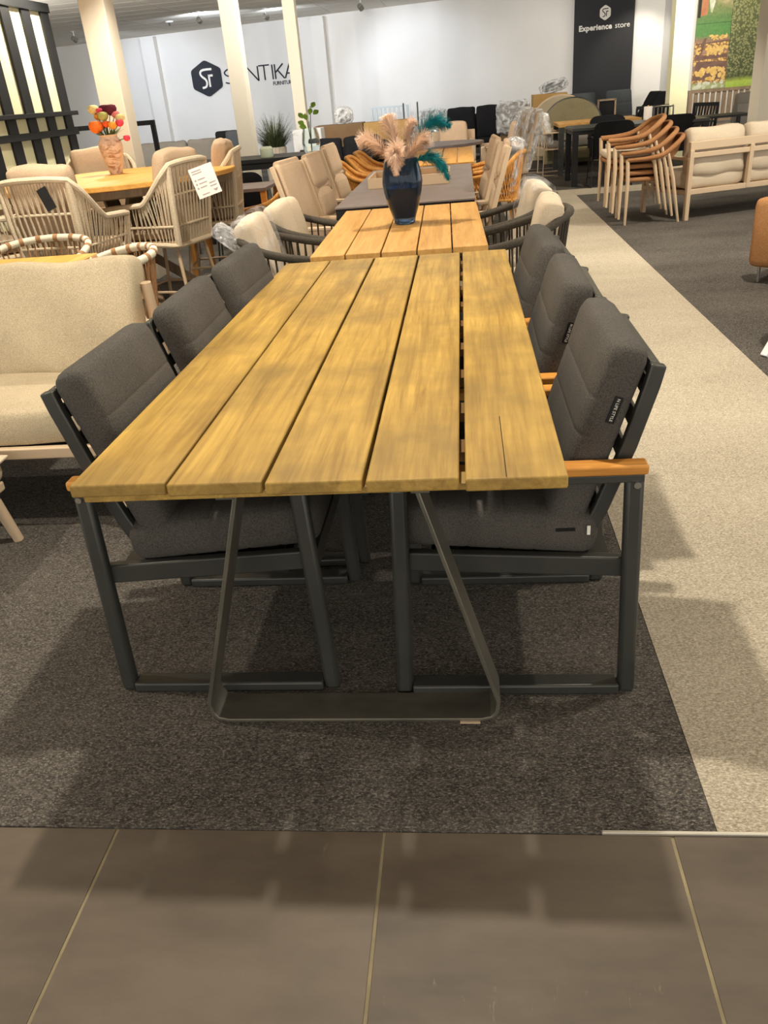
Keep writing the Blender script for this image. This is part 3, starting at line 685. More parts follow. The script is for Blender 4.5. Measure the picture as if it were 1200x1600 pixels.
def feather(name, pts, mat, label, half=0.078, n=1500, droop=0.26):
    t = thing(name, label, 'feather', group='ostrich feathers in the blue vase'); P = cr(pts, 8); base = Vector(pts[0]); t.location = base
    P = [p - base for p in P]
    sp = MB(); sp.tube(P, [0.0028 * (1 - 0.8 * i / len(P)) + 0.0004 for i in range(len(P))], 5); sp.build('quill', mat, t)
    mb = MB()
    for k in range(n):
        u = 0.30 + 0.70 * random.random() ** 0.85
        p = along(P, u); d = (along(P, min(1, u + 0.03)) - along(P, max(0, u - 0.03))).normalized()
        a = random.random() * 2 * pi
        o1 = d.orthogonal().normalized(); o2 = d.cross(o1)
        lat = (o1 * cos(a) + o2 * sin(a) * 0.8)
        ln = half * (0.55 + 0.6 * random.random()) * (0.35 + 0.65 * min(1, (u - 0.28) * 5)) * (1.0 - 0.72 * max(0, u - 0.72) / 0.28)
        dr = (lat * 0.85 + d * 0.55).normalized(); wv = dr.cross(d).normalized() * 0.0019
        q = [p]; v = dr.copy()
        for s in range(4):
            q.append(q[-1] + v * (ln / 4)); v = (v + Vector((0, 0, -droop * (0.5 + s * 0.4))) * 0.5 + Vector((random.uniform(-.2, .2),) * 3) * 0.5).normalized()
        vv = []
        for i, r_ in enumerate(q): ww = wv * (1 - 0.18 * i); vv += [r_ - ww, r_ + ww]
        mb.add(vv, [(2 * i, 2 * i + 1, 2 * i + 3, 2 * i + 2) for i in range(4)])
    mb.build('barbs', mat, t, kind='stuff'); return t
M['feather_pink'] = plain('peach_feather', (250, 222, 200), 0.9, c2=(252, 232, 214), vscale=30, spec=0.1)
M['feather_teal'] = plain('teal_feather', (30, 128, 138), 0.9, c2=(50, 156, 164), vscale=30, spec=0.1)
vx, vy, vzz = -0.33, 4.70, 1.05
feather('peach_feather', [(vx - .01, vy, .80), (vx - .03, vy - .01, 1.02), (vx - .09, vy - .02, 1.13), (vx - .165, vy - .03, 1.19), (vx - .215, vy - .04, 1.18)], 'feather_pink', 'peach ostrich feather bending out to the left')
feather('peach_feather', [(vx, vy, .80), (vx - .015, vy + .01, 1.05), (vx - .03, vy + .02, 1.17), (vx - .05, vy + .03, 1.25), (vx - .06, vy + .03, 1.29)], 'feather_pink', 'tallest peach ostrich feather standing upright', 0.085)
feather('peach_feather', [(vx + .01, vy - .02, .80), (vx, vy - .05, 1.06), (vx - .01, vy - .09, 1.13), (vx - .02, vy - .125, 1.11), (vx - .02, vy - .135, 1.02)], 'feather_pink', 'peach ostrich feather curling forward over the rim', 0.07)
feather('peach_feather', [(vx + .02, vy, .80), (vx + .02, vy, 1.03), (vx + .06, vy - .01, 1.11), (vx + .115, vy - .02, 1.165), (vx + .15, vy - .03, 1.17)], 'feather_pink', 'peach ostrich feather bending out to the right')
feather('peach_feather', [(vx + .01, vy + .03, .80), (vx + .02, vy + .05, 1.06), (vx + .035, vy + .06, 1.16), (vx + .06, vy + .07, 1.235), (vx + .08, vy + .075, 1.25)], 'feather_pink', 'peach ostrich feather behind the upper teal feather', 0.06)
feather('teal_feather', [(vx + .03, vy + .02, .80), (vx + .05, vy + .04, 1.05), (vx + .10, vy + .05, 1.17), (vx + .18, vy + .05, 1.245), (vx + .265, vy + .04, 1.22)], 'feather_teal', 'upper teal ostrich feather arching to the right', 0.085)
feather('teal_feather', [(vx + .03, vy - .02, .80), (vx + .07, vy - .02, 1.04), (vx + .13, vy - .03, 1.08), (vx + .20, vy - .04, 1.06), (vx + .25, vy - .05, 0.97)], 'feather_teal', 'lower teal ostrich feather drooping to the right', 0.065)
# ================================================================ chair builders (local +x = front)
def strands(mb, pairs, r, seg=4):
    for a, b_ in pairs: mb.tube([a, b_], r, seg)

def rope_armchair(label, rail='dark_rope', cord='dark_rope', cushion='linen2', legs='alu', bands=None, diag=0.0, ncord=40, group=None, cat='chair', name='rope_armchair', back=True, seat=True, band=False, rz_=0.021, rt=0.80, ra=0.66):
    t = thing(name, label, cat, group=group)
    R_ = cr([(0.29, -0.25, ra), (0.10, -0.285, ra + 0.015), (-0.12, -0.285, ra + 0.065), (-0.265, -0.20, rt - 0.01), (-0.315, 0, rt), (-0.265, 0.20, rt - 0.01), (-0.12, 0.285, ra + 0.065), (0.10, 0.285, ra + 0.015), (0.29, 0.25, ra)], 6)
    MB().tube(R_, rz_, 10).build('arm_rail', rail, t)
    B_ = cr([(0.27, -0.22, 0.40), (0.05, -0.25, 0.40), (-0.16, -0.23, 0.395), (-0.25, -0.10, 0.39), (-0.25, 0.10, 0.39), (-0.16, 0.23, 0.395), (0.05, 0.25, 0.40), (0.27, 0.22, 0.40)], 6)
    MB().tube(B_, 0.013, 8).build('seat_ring', rail, t)
    MB().bar((0.27, -0.22, 0.40), (0.27, 0.22, 0.40), 0.026, 0.026).build('front_rail', legs, t, bevel=0.006)
    w_ = MB()
    for k in range(ncord):
        u = 0.02 + 0.96 * k / (ncord - 1); v = min(0.99, max(0.01, u + (diag if k % 2 else -diag)))
        w_.tube([along(R_, u), along(B_, v)], 0.0055, 4)
    w_.build('cord_weave', cord, t, kind='stuff')
    if band:
        vv = []
        for i, p in enumerate(R_):
            q = along(B_, i / (len(R_) - 1)); d_ = (q - p); vv += [p, p + d_ * 0.22]
        n_ = len(R_) - 1
        MB().add(vv, [(2 * i, 2 * i + 1, 2 * i + 3, 2 * i + 2) for i in range(n_)]).add([Vector(v) * 0.985 for v in vv], [(2 * i, 2 * i + 2, 2 * i + 3, 2 * i + 1) for i in range(n_)]).build('woven_band', cord, t)
    for sx, sy, dx in ((0.26, 1, 0.0), (0.26, -1, 0.0), (-0.20, 1, -0.08), (-0.20, -1, -0.08)):
        top = (0.285, sy * 0.25, ra) if sx > 0 else (-0.20, sy * 0.20, 0.39)
        MB().tube([top, (sx + dx, sy * 0.24, 0.0)], [0.016, 0.012], 8).build('leg', legs, t)
    MB().box(-0.22, 0.25, -0.21, 0.21, 0.392, 0.402).build('seat_base', legs, t, smooth=False)
    if seat: MB().cush(0.48, 0.46, 0.09, 0.04, 0.12, mat=T(0.03, 0, 0.447)).build('seat_cushion', cushion, t)
    if back: MB().cush(0.46, 0.47, 0.12, 0.045, 0.30, gy=(0.0,), gd=0.014, gw=0.02, mat=T(-0.175, 0, 0.655, ry=-(pi / 2 + 0.22)), wob=0.006).build('back_cushion', cushion, t)
    if bands:
        for k in range(0, len(R_) - 1, 3):
            MB().tube([R_[k], R_[k].lerp(R_[k + 1], 0.8)], rz_ + 0.002, 10).build('rope_band', bands, t)
    return t

def wrap_on(parent, size, m_, mat='wrap', amp=0.018, name='plastic_cover', top=None):
    amp *= 0.45
    mb = MB(); mb.cush(size[0], size[1], size[2], min(size) * 0.35, 0.25, nx=6, ny=6)
    mb.v = [tuple(m_ @ (Vector(v) + Vector((random.gauss(0, amp), random.gauss(0, amp), random.gauss(0, amp * 0.8))))) for v in mb.v]
    return mb.build(name, mat, parent, smooth=False, label='crinkled clear plastic cover' if parent else None)

def bar_chair(label):
    t = thing('bar_chair', label, 'bar chair', group='woven rope bar chairs around the round table')
    zt, za, zb = 1.09, 0.85, 0.60
    P = {}
    def side(s): return [(-0.26, s * 0.24, zt), (-0.20, s * 0.285, zt - 0.075), (-0.06, s * 0.30, za + 0.02), (0.02, s * 0.30, za), (0.25, s * 0.285, za - 0.015), (0.275, s * 0.27, za - 0.05), (0.25, s * 0.255, zb + 0.03), (0.22, s * 0.235, zb)]
    edge = [Vector(p) for p in side(-1)][::-1]
    top = cr([(-0.26, -0.24, zt), (-0.285, -0.13, zt + 0.012), (-0.29, 0, zt + 0.014), (-0.285, 0.13, zt + 0.012), (-0.26, 0.24, zt)], 4)
    rail = cr(edge, 3)[:-1] + top + cr([Vector(p) for p in side(1)], 3)[1:]
    MB().tube(rail, 0.019, 8).build('edge_rail', 'rope', t)
    ring = cr([(0.22, -0.235, zb), (-0.08, -0.235, zb - 0.02), (-0.215, -0.21, zb - 0.03), (-0.225, 0, zb - 0.03), (-0.215, 0.21, zb - 0.03), (-0.08, 0.235, zb - 0.02), (0.22, 0.235, zb)], 5, closed=True)
    MB().tube(ring, 0.018, 8, closed=True).build('bottom_rail', 'rope', t)
    for s in (-1, 1): MB().tube([(-0.215, s * 0.21, zb - 0.03), (-0.24, s * 0.235, 0.85), (-0.255, s * 0.238, zt - 0.005)], 0.022, 8).build('back_post', 'rope', t)
    w_ = MB(); n = 21
    for k in range(n):
        u = -1 + 2 * (k + 0.5) / n; x1 = u * 0.225; jx = 0.010 * (1 if k % 2 else -1)
        w_.tube([(-0.222, u * 0.195, zb - 0.03), (-0.258, u * 0.215 + jx, 0.85), (-0.288 + 0.02 * u * u, x1, zt + 0.01)], 0.0056, 5)
    for s in (-1, 1):
        sd = cr([Vector(p) for p in side(s)[:5]], 5)
        bt = [Vector((-0.215, s * 0.215, zb - 0.03)), Vector((-0.08, s * 0.235, zb - 0.02)), Vector((0.22, s * 0.238, zb))]
        m_ = 26
        for k in range(m_):
            u = (k + 0.5) / m_; v = min(1, max(0, u + (0.022 if k % 2 else -0.022)))
            w_.tube([along(sd, u), along(bt, v)], 0.0054, 5)
    w_.build('cord_weave', 'rope', t, kind='stuff')
    for z, e in ((0.70, 0.0), (0.90, 0.012)):
        pts = [(-0.238 - e, 0.225, z), (-0.238 - e, -0.225, z)]
        MB().tube(cr([(-0.236 - e, 0.228, z), (-0.252 - e, 0, z + 0.004), (-0.236 - e, -0.228, z)], 4), 0.008, 6).build('cross_cord', 'rope', t)
        for s in (-1, 1): MB().tube(cr([(-0.236 - e, s * 0.228, z), (-0.06, s * (0.262 + e * 1.5), z + 0.003), ((0.24 if z < 0.8 else -0.07), s * (0.262 + e * 1.5), z + 0.004)], 4), 0.008, 6).build('cross_cord', 'rope', t)
    MB().box(-0.20, 0.22, -0.22, 0.22, zb - 0.012, zb + 0.004).build('seat_base', 'sandmetal', t, smooth=False)
    MB().cush(0.46, 0.45, 0.09, 0.04, 0.12, mat=T(0.02, 0, zb + 0.055)).build('seat_cushion', 'beige_fabric', t)
    MB().cush(0.56, 0.45, 0.12, 0.055, 0.20, gx=(-0.02,), gd=0.012, gw=0.02, mat=T(-0.140, 0, 0.905, ry=-(pi / 2 + 0.13)), wob=0.007).build('back_cushion', 'beige_fabric', t)
    for sx in (-1, 1):
        for sy in (-1, 1): MB().tube([(sx * 0.17, sy * 0.18, zb - 0.01), (sx * 0.245, sy * 0.235, 0.0)], 0.0125, 8).build('leg', 'sandmetal', t)
    for a, b_ in (((-0.215, -0.215), (0.215, -0.215)), ((0.215, -0.215), (0.215, 0.215)), ((0.215, 0.215), (-0.215, 0.215)), ((-0.215, 0.215), (-0.215, -0.215))):
        MB().tube([(a[0], a[1], 0.25), (b_[0], b_[1], 0.25)], 0.009, 6).build('foot_rail', 'sandmetal', t)
    return t

def high_back_chair(label, quilt=True, group='high-backed sling chairs along the ceramic table'):
    t = thing('high_back_chair', label, 'chair', group=group)
    g = (-0.12, 0.10) if quilt else ()
    MB().cush(0.66, 0.44, 0.045, 0.02, 0.35 if quilt else 0.0, gx=g, gd=0.030, gw=0.028, mat=T(-0.195, 0, 0.715, ry=-(pi / 2 + 0.26)), nx=14).build('back_pad', 'beige_fabric', t)
    MB().tube([(-0.282, -0.2, 1.032), (-0.282, 0.2, 1.032)], 0.022, 8).build('head_roll', 'beige_fabric', t)
    MB().cush(0.46, 0.44, 0.045, 0.02, 0.3, gx=(0.0,), gd=0.012, gw=0.03, mat=T(0.11, 0, 0.405, ry=-0.06)).build('seat_pad', 'beige_fabric', t)
    for s in (-1, 1):
        y = s * 0.245
        MB().bar((-0.115, y, 0.385), (-0.297, y, 1.025), 0.022, 0.032, (1, 0, 0)).build('back_upright', 'sandmetal', t, bevel=0.004)
        MB().bar((-0.12, y, 0.385), (0.33, y, 0.41), 0.022, 0.032).build('seat_rail', 'sandmetal', t, bevel=0.004)
        MB().bar((-0.215, y + s * 0.024, 0.625), (0.27, y + s * 0.024, 0.625), 0.045, 0.024).build('armrest', 'sandmetal', t, bevel=0.005)
        MB().bar((0.27, y + s * 0.02, 0.612), (-0.22, y + s * 0.02, 0.0), 0.02, 0.032, (1, 0, 0)).build('leg', 'sandmetal', t, bevel=0.004)
        MB().bar((0.32, y, 0.0), (-0.10, y, 0.40), 0.02, 0.032, (1, 0, 0)).build('leg', 'sandmetal', t, bevel=0.004)
    MB().bar((0.305, -0.24, 0.02), (0.305, 0.24, 0.02), 0.02, 0.02).build('stretcher', 'sandmetal', t)
    return t

def stack_chair(label):
    t = thing('stacking_armchair', label, 'chair', group='stacked teak and rope armchairs')
    ra, rt = 0.615, 0.79
    R_ = cr([(0.275, -0.24, ra), (0.10, -0.275, ra + 0.005), (-0.06, -0.285, ra + 0.035), (-0.22, -0.215, rt - 0.035), (-0.29, 0, rt), (-0.22, 0.215, rt - 0.035), (-0.06, 0.285, ra + 0.035), (0.10, 0.275, ra + 0.005), (0.275, 0.24, ra)], 6)
    MB().tube(R_, 0.024, 10).build('arm_rail', 'tanrope', t)
    n = len(R_); i0, i1 = int(n * 0.30), int(n * 0.70) + 1; seg = R_[i0:i1]
    vv = []
    for p in seg: vv += [p, p + Vector((0.04, 0, -0.13)) + Vector((0, -p.y * 0.10, 0))]
    MB().add(vv, [(2 * i, 2 * i + 1, 2 * i + 3, 2 * i + 2) for i in range(len(seg) - 1)]).add([v + Vector((-0.006, 0, 0)) for v in vv], [(2 * i, 2 * i + 2, 2 * i + 3, 2 * i + 1) for i in range(len(seg) - 1)]).build('back_weave', 'tanrope', t)
    for sy in (-1, 1):
        MB().tube([(0.275, sy * 0.243, ra + 0.005), (0.265, sy * 0.25, 0.42), (0.275, sy * 0.262, 0.0)], [0.019, 0.020, 0.012], 10).build('front_leg', 'sandmetal', t)
        MB().tube([(-0.10, sy * 0.277, ra + 0.05), (-0.17, sy * 0.262, 0.42), (-0.255, sy * 0.255, 0.0)], [0.016, 0.020, 0.012], 10).build('rear_leg', 'sandmetal', t)
    MB().cush(0.47, 0.47, 0.042, 0.018, 0.0, mat=T(0.045, 0, 0.425)).build('seat_weave', 'tanrope', t)
    return t

def black_armchair(label):
    t = thing('black_armchair', label, 'chair', group='black shell armchairs at the black table')
    pts = []
    W_ = 0.25
    grid = []
    for j in range(9):
        v = j / 8; z = 0.36 + v * 0.47; row = []
        for i in range(15):
            u = -1 + i / 7
            r = 1 - (max(0, v - 0.75) / 0.25) ** 2 * 0.14 * abs(u)
            y = u * (W_ + 0.02 * v) * r; x = -0.20 - 0.10 * v + 0.05 * u * u
            row.append((x, y, z - (0.03 * u ** 6 if v > 0.9 else 0)))
        grid.append(row)
    mb = MB(); nn = 15
    fl = [p for r in grid for p in r]; bk = [(p[0] - 0.028, p[1], p[2]) for p in fl]
    ff = [(j * nn + i, j * nn + i + 1, (j + 1) * nn + i + 1, (j + 1) * nn + i) for j in range(8) for i in range(14)]
    off = len(fl); mb.add(fl + bk, ff + [tuple(off + k for k in f[::-1]) for f in ff] +
        [(i, off + i, off + i + 1, i + 1) for i in range(14)] + [(8 * nn + i, 8 * nn + i + 1, off + 8 * nn + i + 1, off + 8 * nn + i) for i in range(14)] +
        [(j * nn, (j + 1) * nn, off + (j + 1) * nn, off + j * nn) for j in range(8)] + [(j * nn + 14, off + j * nn + 14, off + (j + 1) * nn + 14, (j + 1) * nn + 14) for j in range(8)])
    mb.build('back_shell', 'blackfab', t, bevel=0.006)
    MB().cush(0.46, 0.48, 0.07, 0.03, 0.1, mat=T(0.04, 0, 0.425)).build('seat', 'blackfab', t)
    for s in (-1, 1):
        y = s * 0.275
        MB().prism([(-0.22, 0.40), (-0.235, 0.62), (-0.15, 0.655), (0.20, 0.62), (0.215, 0.60), (0.05, 0.57), (-0.10, 0.40)], y - 0.014, y + 0.014).build('arm_panel', 'blackfab', t, bevel=0.008)
        MB().tube(cr([(-0.10, y * 0.9, 0.40), (-0.22, y, 0.015), (-0.18, y, 0.009), (0.20, y, 0.009), (0.23, y, 0.02), (0.20, y * 0.9, 0.40)], 4), 0.009, 6).build('sled_leg', 'black', t)
    return t

def lounge_chair(label, mat='slate', lean=0.35, w_=0.5, group='cushioned lounge chairs by the black banner', h_=0.72):
    t = thing('lounge_chair', label, 'chair', group=group)
    MB().cush(h_, w_, 0.11, 0.045, 0.12, gx=(-0.12, 0.10), gd=0.012, gw=0.02, mat=T(-0.23, 0, 0.40 + h_ / 2 * cos(lean), ry=-(pi / 2 + lean))).build('back_cushion', mat, t)
    MB().cush(0.52, w_, 0.11, 0.045, 0.1, mat=T(0.10, 0, 0.385)).build('seat_cushion', mat, t)
    for s in (-1, 1):
        y = s * (w_ / 2 + 0.025)
        MB().tube(cr([(-0.30, y, 0.0), (-0.26, y, 0.30), (-0.22, y, 0.58), (-0.10, y, 0.60), (0.24, y, 0.60), (0.30, y, 0.56), (0.31, y, 0.0)], 5), 0.013, 8).build('side_frame', 'alu', t)
    MB().box(-0.17, 0.32, -w_ / 2, w_ / 2, 0.29, 0.328).build('seat_frame', 'alu', t, smooth=False)
    MB().bar((-0.22, -w_ / 2, 0.34), (-0.22 - 0.7 * h_ * sin(lean) - 0.06, -w_ / 2, 0.34 + 0.85 * h_ * cos(lean)), 0.02, 0.02).bar((-0.22, w_ / 2, 0.34), (-0.22 - 0.7 * h_ * sin(lean) - 0.06, w_ / 2, 0.34 + 0.85 * h_ * cos(lean)), 0.02, 0.02).build('back_frame', 'alu', t)
    return t

def simple_sofa(name, label, w_, mat, frame, seats=2, arm=True, zt=0.82, leg=0.14, group=None, d_=0.78):
    """local +x = front, width along y"""
    t = thing(name, label, 'sofa', group=group)
    MB().box(-d_ / 2, d_ / 2, -w_ / 2, w_ / 2, leg, leg + 0.10).build('base', frame, t, bevel=0.01)
    for sx in (-1, 1):
        for sy in (-1, 1): MB().box(sx * (d_ / 2 - 0.06) - 0.025, sx * (d_ / 2 - 0.06) + 0.025, sy * (w_ / 2 - 0.06) - 0.025, sy * (w_ / 2 - 0.06) + 0.025, 0, leg).build('leg', frame, t, smooth=False)
    iw = (w_ - (0.24 if arm else 0.0)) / seats
    for k in range(seats):
        y = -(w_ - (0.24 if arm else 0)) / 2 + (k + 0.5) * iw
        MB().cush(d_ - 0.16, iw - 0.01, 0.15, 0.05, 0.12, mat=T(0.07, y, leg + 0.175)).build('seat_cushion', mat, t)
        MB().cush(zt - leg - 0.22, iw - 0.02, 0.15, 0.06, 0.25, mat=T(-d_ / 2 + 0.19, y, (zt + leg + 0.24) / 2, ry=-(pi / 2 + 0.15)), wob=0.006).build('back_cushion', mat, t)
    MB().box(-d_ / 2, -d_ / 2 + 0.05, -w_ / 2, w_ / 2, leg + 0.10, zt - 0.14).build('back_panel', frame, t, bevel=0.01)
    if arm:
        for s in (-1, 1): MB().box(-d_ / 2, d_ / 2, s * w_ / 2 - (0.11 if s > 0 else 0), s * w_ / 2 + (0 if s > 0 else 0.11), leg + 0.10, 0.58).build('arm', frame, t, bevel=0.02)
    return t
def four_leg_table(name, label, x0, x1, y0, y1, z, top, legm, thick=0.03, leg=0.05, apron=None, cat='table'):
    cx, cy = (x0 + x1) / 2, (y0 + y1) / 2; a, b_ = (x1 - x0) / 2, (y1 - y0) / 2
    t = thing(name, label, cat, (cx, cy, 0))
    MB().box(-a, a, -b_, b_, z - thick, z).build('table_top', top, t, bevel=0.003)
    for sx in (-1, 1):
        for sy in (-1, 1): MB().box(sx * (a - leg / 2 - 0.005) - leg / 2, sx * (a - leg / 2 - 0.005) + leg / 2, sy * (b_ - leg / 2 - 0.005) - leg / 2, sy * (b_ - leg / 2 - 0.005) + leg / 2, 0, z - thick).build('leg', legm, t, smooth=False, bevel=0.003)
    if apron:
        for s in (-1, 1):
            MB().box(-a + leg, a - leg, s * (b_ - 0.025) - 0.012, s * (b_ - 0.025) + 0.012, z - thick - apron, z - thick).build('apron', legm, t, smooth=False)
            MB().box(s * (a - 0.025) - 0.012, s * (a - 0.025) + 0.012, -b_ + leg, b_ - leg, z - thick - apron, z - thick).build('apron', legm, t, smooth=False)
    return t
def put(t, loc, rz=0.0): t.location = loc; t.rotation_euler = (0, 0, rz); return t
# ================================================================ left: linen sofa, footstool, wood table, rope chairs
sf = thing('linen_sofa', 'sand-framed sofa with pale linen cushions at the left edge', 'sofa', (-2.05, 3.02, 0))
MB().cush(1.40, 0.66, 0.14, 0.03, 0.10, mat=T(-0.01, -0.03, 0.405), wob=0.004, nx=10).build('seat_cushion', 'linen', sf)
for x in (-0.34, 0.36): MB().cush(0.70, 0.47, 0.15, 0.032, 0.42, mat=T(x, 0.22, 0.665, rx=pi / 2 - 0.20), wob=0.008, nx=12, ny=12).build('back_cushion', 'linen', sf)
MB().bar((-0.72, -0.37, 0.315), (0.72, -0.37, 0.315), 0.03, 0.045).build('front_rail', 'sandmetal', sf, bevel=0.006)
MB().bar((-0.72, 0.30, 0.315), (0.72, 0.30, 0.315), 0.03, 0.045).build('rear_rail', 'sandmetal', sf, bevel=0.006)
MB().box(-0.72, 0.72, -0.355, 0.285, 0.318, 0.332).build('seat_deck', 'blackfab', sf, smooth=False)
for s in (-1, 1):
    x = s * 0.735
    MB().tube([(x, 0.33, 0.0), (x, 0.30, 0.40), (x, 0.26, 0.79)], 0.023, 10).build('rear_post', 'sandmetal', sf)
    MB().tube([(x, -0.40, 0.0), (x, -0.38, 0.30), (x, -0.36, 0.585)], 0.018, 10).build('front_post', 'sandmetal', sf)
    MB().bar((x, -0.40, 0.60), (x, 0.255, 0.62), 0.05, 0.022).build('armrest', 'teak', sf, bevel=0.006, label='teak armrest')
    MB().bar((x, -0.38, 0.315), (x, 0.31, 0.315), 0.03, 0.045).build('side_rail', 'sandmetal', sf, bevel=0.006)
for z in (0.46, 0.60, 0.74): MB().bar((-0.735, 0.298 - (z - 0.4) * 0.1, z), (0.735, 0.298 - (z - 0.4) * 0.1, z), 0.02, 0.035).build('back_rail', 'sandmetal', sf, bevel=0.005)

fs = thing('footstool', 'footstool with pale woven cover and sand-coloured tapered leg at the left edge', 'footstool', (-2.0, 2.36, 0))
MB().cush(0.60, 0.42, 0.09, 0.035, 0.12, mat=T(-0.01, 0, 0.295)).build('seat_pad', 'linen2', fs)
MB().box(-0.28, 0.28, -0.19, 0.19, 0.215, 0.25).build('frame', 'sandmetal', fs, bevel=0.006)
for sx in (-1, 1):
    for sy in (-1, 1): MB().tube([(sx * 0.235, sy * 0.15, 0.23), (sx * 0.265, sy * 0.19, 0.0)], [0.024, 0.019], 12).build('leg', 'sandmetal', fs)
cl = [(-0.30, -0.21), (0.30, -0.21), (0.30, 0.21), (-0.30, 0.21)]
MB().cush(0.30, 0.44, 0.012, 0.005, 0, mat=T(0.165, 0, 0.350, ry=0.10), nx=8, ny=8, wob=0.004).build('woven_throw', 'linen2', fs)

wt = four_leg_table('wood_table', 'orange wood table with dark edge behind the linen sofa', -3.3, -2.0, 3.52, 4.41, 0.752, 'plank_far', 'alu', 0.012, 0.06, 0.06)
M['whiterope'] = fabric('white_rope', (206, 198, 176), (230, 224, 204), 200, bump=0.5)
M['brownrope'] = fabric('brown_rope', (140, 104, 72), (176, 136, 98), 200, bump=0.5)
rw = rope_armchair('white and brown wrapped rope chair on the far side of the orange wood table', 'whiterope', 'brownrope', 'linen2', 'sandmetal', 'brownrope', 0.02, 34, 'white and brown rope chairs around the orange wood table', back=False, rt=0.79, ra=0.69)
put(rw, (-2.45, 4.54, 0), -pi / 2)
clone(rw, (-1.88, 4.04, 0), pi + RAD(25), 'white and brown wrapped rope chair between the orange wood table and the charcoal chairs')

# ================================================================ bar set with flower vase
bt = thing('bar_table', 'round high table with orange wood top and crossed greyed-wood legs', 'table', (-2.62, 6.40, 0))
MB().lathe([(0.88, 0.962), (0.90, 0.968), (0.90, 0.995), (0.895, 1.0)], 56).build('table_top', 'plank_far', bt, angle=30)
MB().lathe([(0.82, 0.905), (0.86, 0.915), (0.86, 0.962)], 48).build('apron_ring', 'greywood', bt, angle=30)
for a in (0.6, 0.6 + pi / 2):
    c_, s_ = cos(a), sin(a)
    for sg__ in (-1, 1):
        MB().bar((-sg__ * 0.62 * c_, -sg__ * 0.62 * s_, 0.02), (sg__ * 0.50 * c_, sg__ * 0.50 * s_, 0.905), 0.11, 0.07, (c_, s_, 0)).build('beam', 'greywood', bt, bevel=0.006)
MB().lathe([(0.10, 0.36), (0.12, 0.40), (0.12, 0.50), (0.10, 0.54)], 16).build('hub', 'greywood', bt)
bcA = bar_chair('woven rope bar chair with its back to the camera and a black hang tag')
put(bcA, (-2.55, 5.28, 0), pi / 2 - RAD(8))
bcB = clone(bcA, (-2.14, 5.95, 0), pi - RAD(14), 'woven rope bar chair with a white price card on its back')
bcC = clone(bcA, (-2.06, 6.85, 0), pi + RAD(8), 'woven rope bar chair behind the one with the price card')
bcE = clone(bcA, (-3.35, 5.72, 0), RAD(40), 'woven rope bar chair at the far left edge of the round table')
bcD = clone(bcA, (-3.10, 7.25, 0), -pi / 2 + RAD(20), 'woven rope bar chair on the far side of the round table')
ht = MB().add([(-0.035, 0, 0), (0.035, 0, 0), (0.035, 0, -0.13), (-0.035, 0, -0.13), (-0.035, -0.004, 0), (0.035, -0.004, 0), (0.035, -0.004, -0.13), (-0.035, -0.004, -0.13)],
    [(0, 1, 2, 3), (7, 6, 5, 4), (0, 4, 5, 1), (1, 5, 6, 2), (2, 6, 7, 3), (3, 7, 4, 0)], T(-0.318, -0.09, 1.06, rz=-pi / 2, ry=0.0) @ Matrix.Rotation(-0.35, 4, 'Y')).build('hang_tag', 'black', bcA, smooth=False, label='black hang tag')
pc = thing('price_card', 'white price card tied to the woven rope bar chair', 'card', (-1.70, 5.62, 0.98), 0.32)
MB().box(-0.08, 0.08, -0.001, 0.001, -0.095, 0.095).build('card', 'paper', pc, smooth=False)
for k, (x0, x1, z) in enumerate(((-0.065, 0.0, 0.075), (-0.065, 0.0, 0.06), (-0.045, 0.005, 0.02), (-0.045, 0.01, -0.005), (-0.045, 0.0, -0.03), (0.02, 0.065, -0.02), (0.02, 0.065, -0.04), (-0.05, 0.0, -0.075))):
    MB().box(x0, x1, -0.0022, -0.001, z - 0.003, z + 0.003).build('printed_line', 'ink', pc, smooth=False)
for k in range(3): MB().lathe([(0.006, 0), (0.006, 0.001)], 8).build('bullet', 'ink', pc, loc=(-0.06, -0.0018, 0.02 - 0.025 * k)).rotation_euler = (pi / 2, 0, 0)
MB().prism([(0.03, -0.062), (0.065, -0.062), (0.05, -0.078), (0.042, -0.078)], -0.0022, -0.001).build('stamp', 'ink', pc, smooth=False)
pc.rotation_euler = (0.0, -0.24, 0.32)
bk = MB().box(-0.14, 0.14, -0.10, 0.10, 0, 0.003).build('leaflet', 'paper', smooth=False, loc=(-2.78, 5.72, 1.0), rz=0.35); tag(bk, 'white leaflet lying on the round high table', 'leaflet')

fv = thing('flower_vase', 'mottled clay vase holding flowers on the round high table', 'vase', (-2.74, 6.72, 1.0))
def claymat():
    m, nt, b = newmat('mottled_clay'); b.inputs['Roughness'].default_value = 0.45
    v = _coords(nt, (1.2, 1.2, 2.6), rnd=False); f = _noise(nt, v, 9, 5, 0.6, 1.5); g = _noise(nt, _coords(nt, (1, 1, 0.3), rnd=False), 5, 2)
    c = _mix(nt, _ramp(nt, f, [(0.45, (0, 0, 0, 1)), (0.62, (1, 1, 1, 1))]), C3(226, 198, 174), C3(156, 102, 60))
    c = _mix(nt, _ramp(nt, g, [(0.45, (0, 0, 0, 1)), (0.58, (1, 1, 1, 1))]), C3(228, 202, 180), c)
    nt.links.new(c, b.inputs['Base Color']); return m
M['clay'] = claymat()
MB().lathe([(0.048, 0.0), (0.052, 0.01), (0.066, 0.07), (0.086, 0.15), (0.092, 0.20), (0.088, 0.235), (0.068, 0.258), (0.064, 0.270), (0.070, 0.282), (0.066, 0.282), (0.058, 0.270), (0.06, 0.25)], 32).build('body', 'clay', fv)
FC = {'cream': (226, 214, 150), 'pink': (214, 70, 96), 'wine': (92, 20, 44), 'green': (176, 176, 104), 'orange': (238, 122, 44), 'amber': (232, 160, 60), 'blush': (222, 130, 130), 'coral': (224, 92, 40)}
